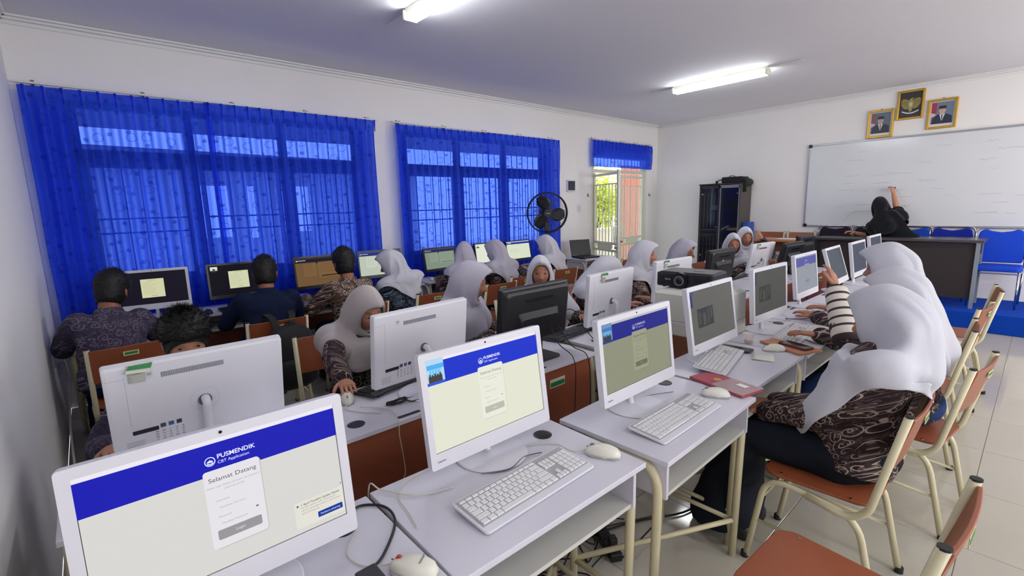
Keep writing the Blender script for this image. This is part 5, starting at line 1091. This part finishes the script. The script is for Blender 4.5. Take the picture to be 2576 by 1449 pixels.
        ringdef.append((T(0, -.142, .33), T((.222-.05*nar)*wide, .0, .37+.055*nar), T(0, .165, .28)))
        ringdef.append((T(0, -.155, .33-.13*L_*back_len), T((.236-.06*nar)*wide, .005-.02*nar, .37+.05*nar-.10*L_*(1-.75*nar)), T(0, .175, .28-.10*L_)))
        ringdef.append((T(0, -.150-.02*(1-back_len), .33-.26*L_*back_len), T((.232-.055*nar)*wide, .01-.035*nar, .37+.045*nar-.16*L_*(1-.8*nar)), T(0, .17, .28-.19*L_-long_front)))
        nA = 96; ctrl = []
        for tp, sd_, bt in ringdef:
            m_ = (tp+bt)/2; A = (tp-bt)/2; row = []; sx = sd_-m_
            axis = X if tp is ringdef[-1][0] else None
            k0 = ringdef.index((tp, sd_, bt)); mir = (HM.to_3x3() @ V((1, 0, 0))) if k0 < 4 else ((HM.to_3x3() @ V((1, 0, 0)))*(6-k0)/3+X*(k0-3)/3 if k0 < 6 else X); mir = mir.normalized()
            for i in range(nA):
                a = 2*pi*i/nA; sx2 = sx-mir*2*sx.dot(mir) if sin(a) < 0 else sx
                row.append(m_+A*cos(a)+sx2*abs(sin(a))**(.9 if k0 < 6 else .8))
            ctrl.append(row)
        sub = 6 if det else 5; Rg = []
        for i in range(nA):
            Rg.append(catmull([c[i] for c in ctrl], sub))
        segs = [(shs[i]-X*(-1, 1)[i]*.03*s_, els[i], .088*s_) for i in (0, 1)]+[(els[i], wrs[i], .070*s_) for i in (0, 1)]+[(shs[0], shs[1], .096*s_)]+[(T(q*.075, .012, .12), T(q*.075, .012, .35), .138*s_) for q in (-1, 1)] if not stand else []
        nr = len(Rg[0]); f1 = rnd.uniform(0, 6); f2 = rnd.uniform(0, 6); mb = MB()
        for j in range(nr):
            t = j/(nr-1); amp = .010*sm(.28, .6, t)+.016*sm(.6, 1, t)
            cen = sum((Rg[i][j] for i in range(nA)), V())/nA
            for i in range(nA):
                a = 2*pi*i/nA; p = Rg[i][j]; o = (p-cen); o = o-U*o.dot(U)*(.6 if t > .5 else 0); o = o.normalized()
                w_ = sin(7*a+f1+2.2*t*sin(a+f2))+.5*sin(11*a+f2+3*t)+1.7*(.5-abs(sin(2.5*a+f2+2.5*t)))+1.3*(.5-abs(sin(4.5*a+f1-3*t)))
                w2 = noise.noise(V((p.x*7+seed, p.y*7, p.z*9)))*1.6
                # draped diagonal folds around the neck
                dg = (sin((t-.42)*42+1.5*sin(a+f1))*.5)*G(t-.55, .12)*(.5-.5*cos(a))
                q = p+o*(amp*(.55*w_+w2)+.007*dg)*s_+V((0, 0, 1))*(.012*sin(5*a+f1)*sm(.85, 1, t))
                if t > .5:      # cloth lies on the arms and shoulders
                    for sa, sb_, rd in segs:
                        ab = sb_-sa; tt = max(0, min(1, (q-sa).dot(ab)/ab.length_squared)); cp_ = sa+ab*tt; dd = q-cp_
                        if dd.length < rd: q = cp_+(dd+o*.02).normalized()*rd
                mb.v.append(tuple(q))
        W = [V(v) for v in mb.v]; j0 = int(nr*.5)      # relax the cloth where it lies on arms and shoulders
        for _ in range(5):
            W2 = list(W)
            for j in range(j0, nr):
                for i in range(nA):
                    k1 = j*nA+i; l_, r_2, u_ = W[j*nA+(i-1) % nA], W[j*nA+(i+1) % nA], W[k1-nA]; d_ = W[k1+nA] if j < nr-1 else W[k1]*2-u_
                    W2[k1] = W[k1]*.45+(l_+r_2)*.15+(u_+d_)*.125
            W = W2
        for j in range(nr):      # crisp draped folds running diagonally from the chin and crown to the hem
            t = j/(nr-1); am = .0085*sm(.22, .5, t)*s_; cen = sum((W[j*nA+i] for i in range(0, nA, 8)), V())/(nA//8)
            for i in range(nA):
                a = 2*pi*i/nA; k1 = j*nA+i; o = W[k1]-cen; o = (o-U*o.dot(U)*.6).normalized()
                fd = abs(sin(3*a+f1+2.8*t+.6*sin(3*a)))**.55+.6*abs(sin(5.5*a+f2-4*t))**.6-.9
                W[k1] = W[k1]+o*am*fd
        mb.v = [tuple(q) for q in W]
        mb.f = [(j*nA+i, j*nA+(i+1) % nA, (j+1)*nA+(i+1) % nA, (j+1)*nA+i) for j in range(nr-1) for i in range(nA)]
        obj('hijab', mb, hj, root, smooth=True, solid=.003)
        # inner cap under the brim
        obj('inner_cap', MB().rings([[tuple(Hh(x*q, y, z0+z*q)) for x, z in [(.066*sin(a), .0) if False else (.064*sin(a), .085*cos(a)) for a in [2*pi*i/24 for i in range(24)]]] for q, y, z0 in ((1.02, .066, -.012), (1.08, .04, -.008), (1.16, -.01, 0))], False), hj, root, smooth=True)
    if kind == 'boy':
        hv = []; hm = MB(); n2, k2 = 48, 30; keep = {}
        for j in range(k2+1):
            t = pi/2-pi*.78*j/k2
            for i in range(n2):
                a = 2*pi*i/n2; x, y, z = cos(t)*cos(a), cos(t)*sin(a), sin(t)
                front = max(0, y); lim = -.66+1.02*sm(-.1, .75, y)+(.12 if abs(x) > .8 and y > -.3 else 0)
                zz = max(z, lim); 
                if zz != z: r_ = math.sqrt(max(0, 1-zz*zz)); l_ = math.hypot(x, y) or 1; x, y = x/l_*r_, y/l_*r_
                top = sm(-.1, .7, zz); th = .004+.017*top*(1.0+.5*hem_top)+.006*noise.noise(V((x*7, y*7, zz*7+seed)))*top if (hem_top := (hem or 0)) is not None else .01
                th += .007*noise.noise(V((x*13, y*13, zz*13+seed)))
                if zz != z: th *= .5
                p = V((x*(.073+th), y*(.094+th), zz*(.113+th)))*s_
                if y < 0: p.z += .004*(-y)*s_
                keep[(j, i)] = len(hm.v); hm.v.append(tuple(HM @ p))
        hm.f = [(j*n2+i, j*n2+(i+1) % n2, (j+1)*n2+(i+1) % n2, (j+1)*n2+i) for j in range(k2) for i in range(n2)]
        ho = obj('hair', hm, M_hair, root, smooth=True)
        st = MB(); rn = random.Random(seed+5); cen = HM @ V((0, 0, 0))
        for q in range(2600 if det else 900):
            t = rn.uniform(.15, pi/2); a = rn.uniform(0, 2*pi); x, y, z = cos(t)*cos(a), cos(t)*sin(a), sin(t)
            if z < -.66+1.02*sm(-.1, .75, y)+.12: continue
            top = sm(-.1, .7, z); th = .004+.017*top; p = V((x*(.073+th), y*(.094+th), z*(.113+th)))*s_; nrm = V((x, y, z)).normalized(); tg = V((rn.uniform(-1, 1), rn.uniform(-.2, 1.2), rn.uniform(-.6, .4))); d = (nrm*.55+tg*.6).normalized()
            L2 = (.010+.012*top*(1+(hem or 0)))*s_; sd_ = d.cross(nrm).normalized()*.0016
            st.add([p-sd_, p+sd_, p+d*L2], [(0, 1, 2)], HM)
        o = obj('hair_strands', st, M_hair, ho); o['kind'] = 'stuff'
    return root, HM, wrs, els, shs
w2l = lambda pos, yaw, P: tuple(M.Rotation(-yaw, 4, 'Z') @ (V(P)-V((pos[0], pos[1], 0))))
def at(pos, yaw, *Ps): return [w2l(pos, yaw, P) for P in Ps]
def desk_hands(dx=.0, y=.42, z=.785): return ((-.16+dx, y, z), (.16+dx, y, z))
# window row, backs to the camera
person('boy in grey-purple batik shirt beside the left wall, bowed toward a monitor', (.03, 3.90), 0, (.06, .26), 1.03, (-22, 18, 6), kind='boy', shirt=B_pu, lower=M_navy, hands=desk_hands(.02, .50), seed=1, wide=1.06, tone=1, hem=.4)
person('man in plain navy shirt with short cropped hair and glasses', (.98, 3.92), R(-4), (.04, .18), 1.03, (-15, 8, 0), kind='boy', shirt=M_navy, lower=M_navy, hands=desk_hands(-.02, .46), seed=2, wide=1.12, tone=1, hem=-.5)
person('boy in light brown and white batik shirt with thick black hair', (1.66, 3.94), R(3), (.0, .12), 1.04, (-8, 10, 0), kind='boy', shirt=B_bw, lower=M_dk, hands=desk_hands(-.06, .46), seed=3, tone=1, hem=.5)
person('girl in white hijab and blue batik shirt, head turned left', (2.20, 3.92), R(8), (-.10, .20), .985, (38, 20, 0), shirt=B_bl, lower=M_dk, hj=M_hj, hands=desk_hands(-.02, .48), hijab_len=0.65, nar=1, seed=4)
person('girl with her back turned left of the bright monitor, smaller of the pair', (2.95, 3.97), R(-10), (.0, .18), .985, (-20, 12, 0), shirt=B_br, lower=M_dk, hj=M_hj4, hands=desk_hands(.02, .46), hijab_len=0.5, nar=0.8, seed=5)
person('girl with lilac grey hijab hanging down her back, right of the bright monitor', (3.46, 4.02), R(6), (.0, .10), .97, (14, 14, 0), shirt=B_br, lower=M_dk, hj=M_hj4, hands=desk_hands(.1, .44), hijab_len=1.15, nar=1, seed=6)
person('girl in white hijab sitting right beneath the standing fan', (4.30, 4.0), R(14), (-.02, .14), .98, (16, 12, 0), shirt=B_br, lower=M_dk, hj=M_hj, hands=desk_hands(.0, .46), hijab_len=1.0, nar=1, seed=7)
# middle row, facing the camera side
person('boy with thick curly black hair, eyes just above the white monitor back', (.25, 2.45), pi, (-.01, .16), .95, (0, 14, 0), kind='boy', shirt=B_pu, lower=M_navy, hands=((-.2, .42, .785), (.28, .30, .74)), seed=8, det=True, hem=1.3, tone=2)
person('girl in grey hijab and brown batik with her hand on a mouse', (1.07, 2.56), R(176), (-.03, .22), .94, (8, 24, 0), shirt=B_br, lower=M_dk, hj=M_hj2, hands=(at((1.07, 2.56), R(176), (1.15, 2.05, .80))[0], at((1.07, 2.56), R(176), (.775, 2.0, .795))[0]), hijab_len=0.25, seed=9, det=True, tone=2)
person('girl in grey-white hijab turning her face right past the black monitor', (1.75, 2.56), R(205), (.0, .16), 1.0, (22, 12, 0), shirt=B_br, lower=M_dk, hj=M_hj4, hands=desk_hands(.0, .36), hijab_len=0.6, nar=0.6, seed=10, long_front=.12, det=True)
person('girl in white hijab with blurred face looking straight at the camera', (2.50, 2.52), R(160), (.0, .10), .955, (-22, -3, 0), shirt=B_br, lower=M_dk, hj=M_hj, hands=desk_hands(.0, .40), hijab_len=0.5, seed=11, det=True)
person('girl in white hijab bowing deeply behind the green tagged monitor', (3.04, 2.5), R(200), (.02, .22), .95, (35, 42, 0), shirt=B_br, lower=M_dk, hj=M_hj, hands=desk_hands(.0, .38), hijab_len=0.5, nar=0.7, seed=12)
person('girl in white hijab seen in profile, talking toward the right', (3.84, 2.55), R(200), (.0, .08), .98, (4, 2, 0), shirt=B_bw, lower=M_navy, hj=M_hj, hands=desk_hands(.0, .38), hijab_len=0.3, nar=0.8, seed=13, det=True)
person('girl in white hijab half turned right, behind the projector', (4.45, 2.50), R(186), (.0, .12), .96, (0, 8, 0), shirt=B_br, lower=M_dk, hj=M_hj4, hands=desk_hands(.0, .38), hijab_len=0.4, nar=0.6, seed=14, det=True)
person('front one of the two staring girls, holding something small', (5.55, 2.42), R(158), (.0, .08), .95, (-34, 0, 0), shirt=B_br, lower=M_dk, hj=M_hj, hands=desk_hands(-.02, .40, .86), hijab_len=0.9, seed=15, det=True, curl=1.0)
person('rear one of the two staring girls, hand beside her cheek', (6.50, 2.68), R(160), (.02, .10), .99, (-30, 4, 0), shirt=B_br, lower=M_dk, hj=M_hj, hands=((-.12, .24, 1.05), (.16, .4, .8)), poles=((-.6, .2, -1), (.7, -.5, -1)), hijab_len=0.5, seed=16, det=True, palms=((.5, -1, 0), (0, 0, -1)))
# front row, right side
pF = (2.235, .42)
person('girl in large white hijab and dark brown batik at the right, hands in lap', pF, R(4), (.12, -.15), 1.04, (-16, 14, 0), hoff=(.03, -.05, -.035), shirt=B_br, lower=M_dk, hj=M_hj, hands=((-.05, .33, .625), (.05, .32, .63)), poles=((-.35, -.8, -.5), (.35, -.8, -.5)), seed=17, det=True, hijab_len=.6, long_front=.28, back_len=.35, wide=1.04, peak=.8, loose=1.4, nar=.45)
pF = (2.97, .36)
rt = person('second girl at the right with blue skirt, raising one hand to the screens', pF, R(2), (.0, .05), .98, (0, 14, 0), shirt=B_br, lower=M_den, hj=M_hj, hands=(w2l(pF, R(2), (2.76, .66, 1.10)), (.02, .42, .80)), poles=((-1, .1, -.9), (.7, -.5, -1)), hijab_len=0.7, nar=0.3, seed=18, det=True, palms=((.3, 1, 0), (0, 0, -1)))
mb = MB(); root, HMx, wr_, el_, sh_ = rt; a, b_ = el_[0], wr_[0]; d = (b_-a).normalized()
P = [a-d*.04]+[a.lerp(b_, t/12) for t in range(13)]; mb.tube(P, [.060]+[.0615-.0011*t+.002*(t % 2) for t in range(13)], 18); mb.c = [(i//18/14, 0, 0, 1) for i in range(len(mb.v))]
obj('striped_sleeve', mb, striped('striped_sleeve_knit', 'd3cbc0', '3a2a2e', 6.5, .3), root, smooth=True)
person('third girl at the right, highest of the three white hijabs', (3.66, .49), R(-2), (.0, .12), 1.08, (4, 10, 0), shirt=B_br, lower=M_dk, hj=M_hj, hands=desk_hands(.0, .44), hijab_len=0.8, nar=0.3, seed=19, det=True)
# teacher leaning over to write on the board
pT = (8.02, 1.24); yT = R(-90)
person('teacher in black clothes and black head scarf writing on the whiteboard', pT, yT, (-.78, .24), 1.0, (20, 10, -8), kind='girl', shirt=M_blkc, lower=M_blkc, hj=M_hj3, hands=(w2l(pT, yT, (8.15, 1.78, 1.06)), w2l(pT, yT, (8.43, 1.44, 1.585))), poles=((-.2, .8, -.6), (.25, .1, -1)), seed=20, pelvis=.97, stand=True, hijab_len=.8, sleeve=.0, curl=1.2, palms=((0, 0, -1), (-.6, .3, -.6)), tone=2)
tag(obj('marker_pen', MB().cyl((0, 0, 0), .008, .12, 'x', 10), M_bk, loc=(8.545, 1.46, 1.66), rot=(0, R(20), R(20))), 'black marker held against the whiteboard by the teacher', 'marker')
tag(obj('smartphone', MB().box((0, 0, 0), (.07, .012, .14)), M_bk2, loc=(5.52, 2.06, .85), rot=(R(-50), 0, R(15)), bevel=.003), 'dark phone held low by the front staring girl', 'phone')

bpy.data.scenes.remove(TMP)
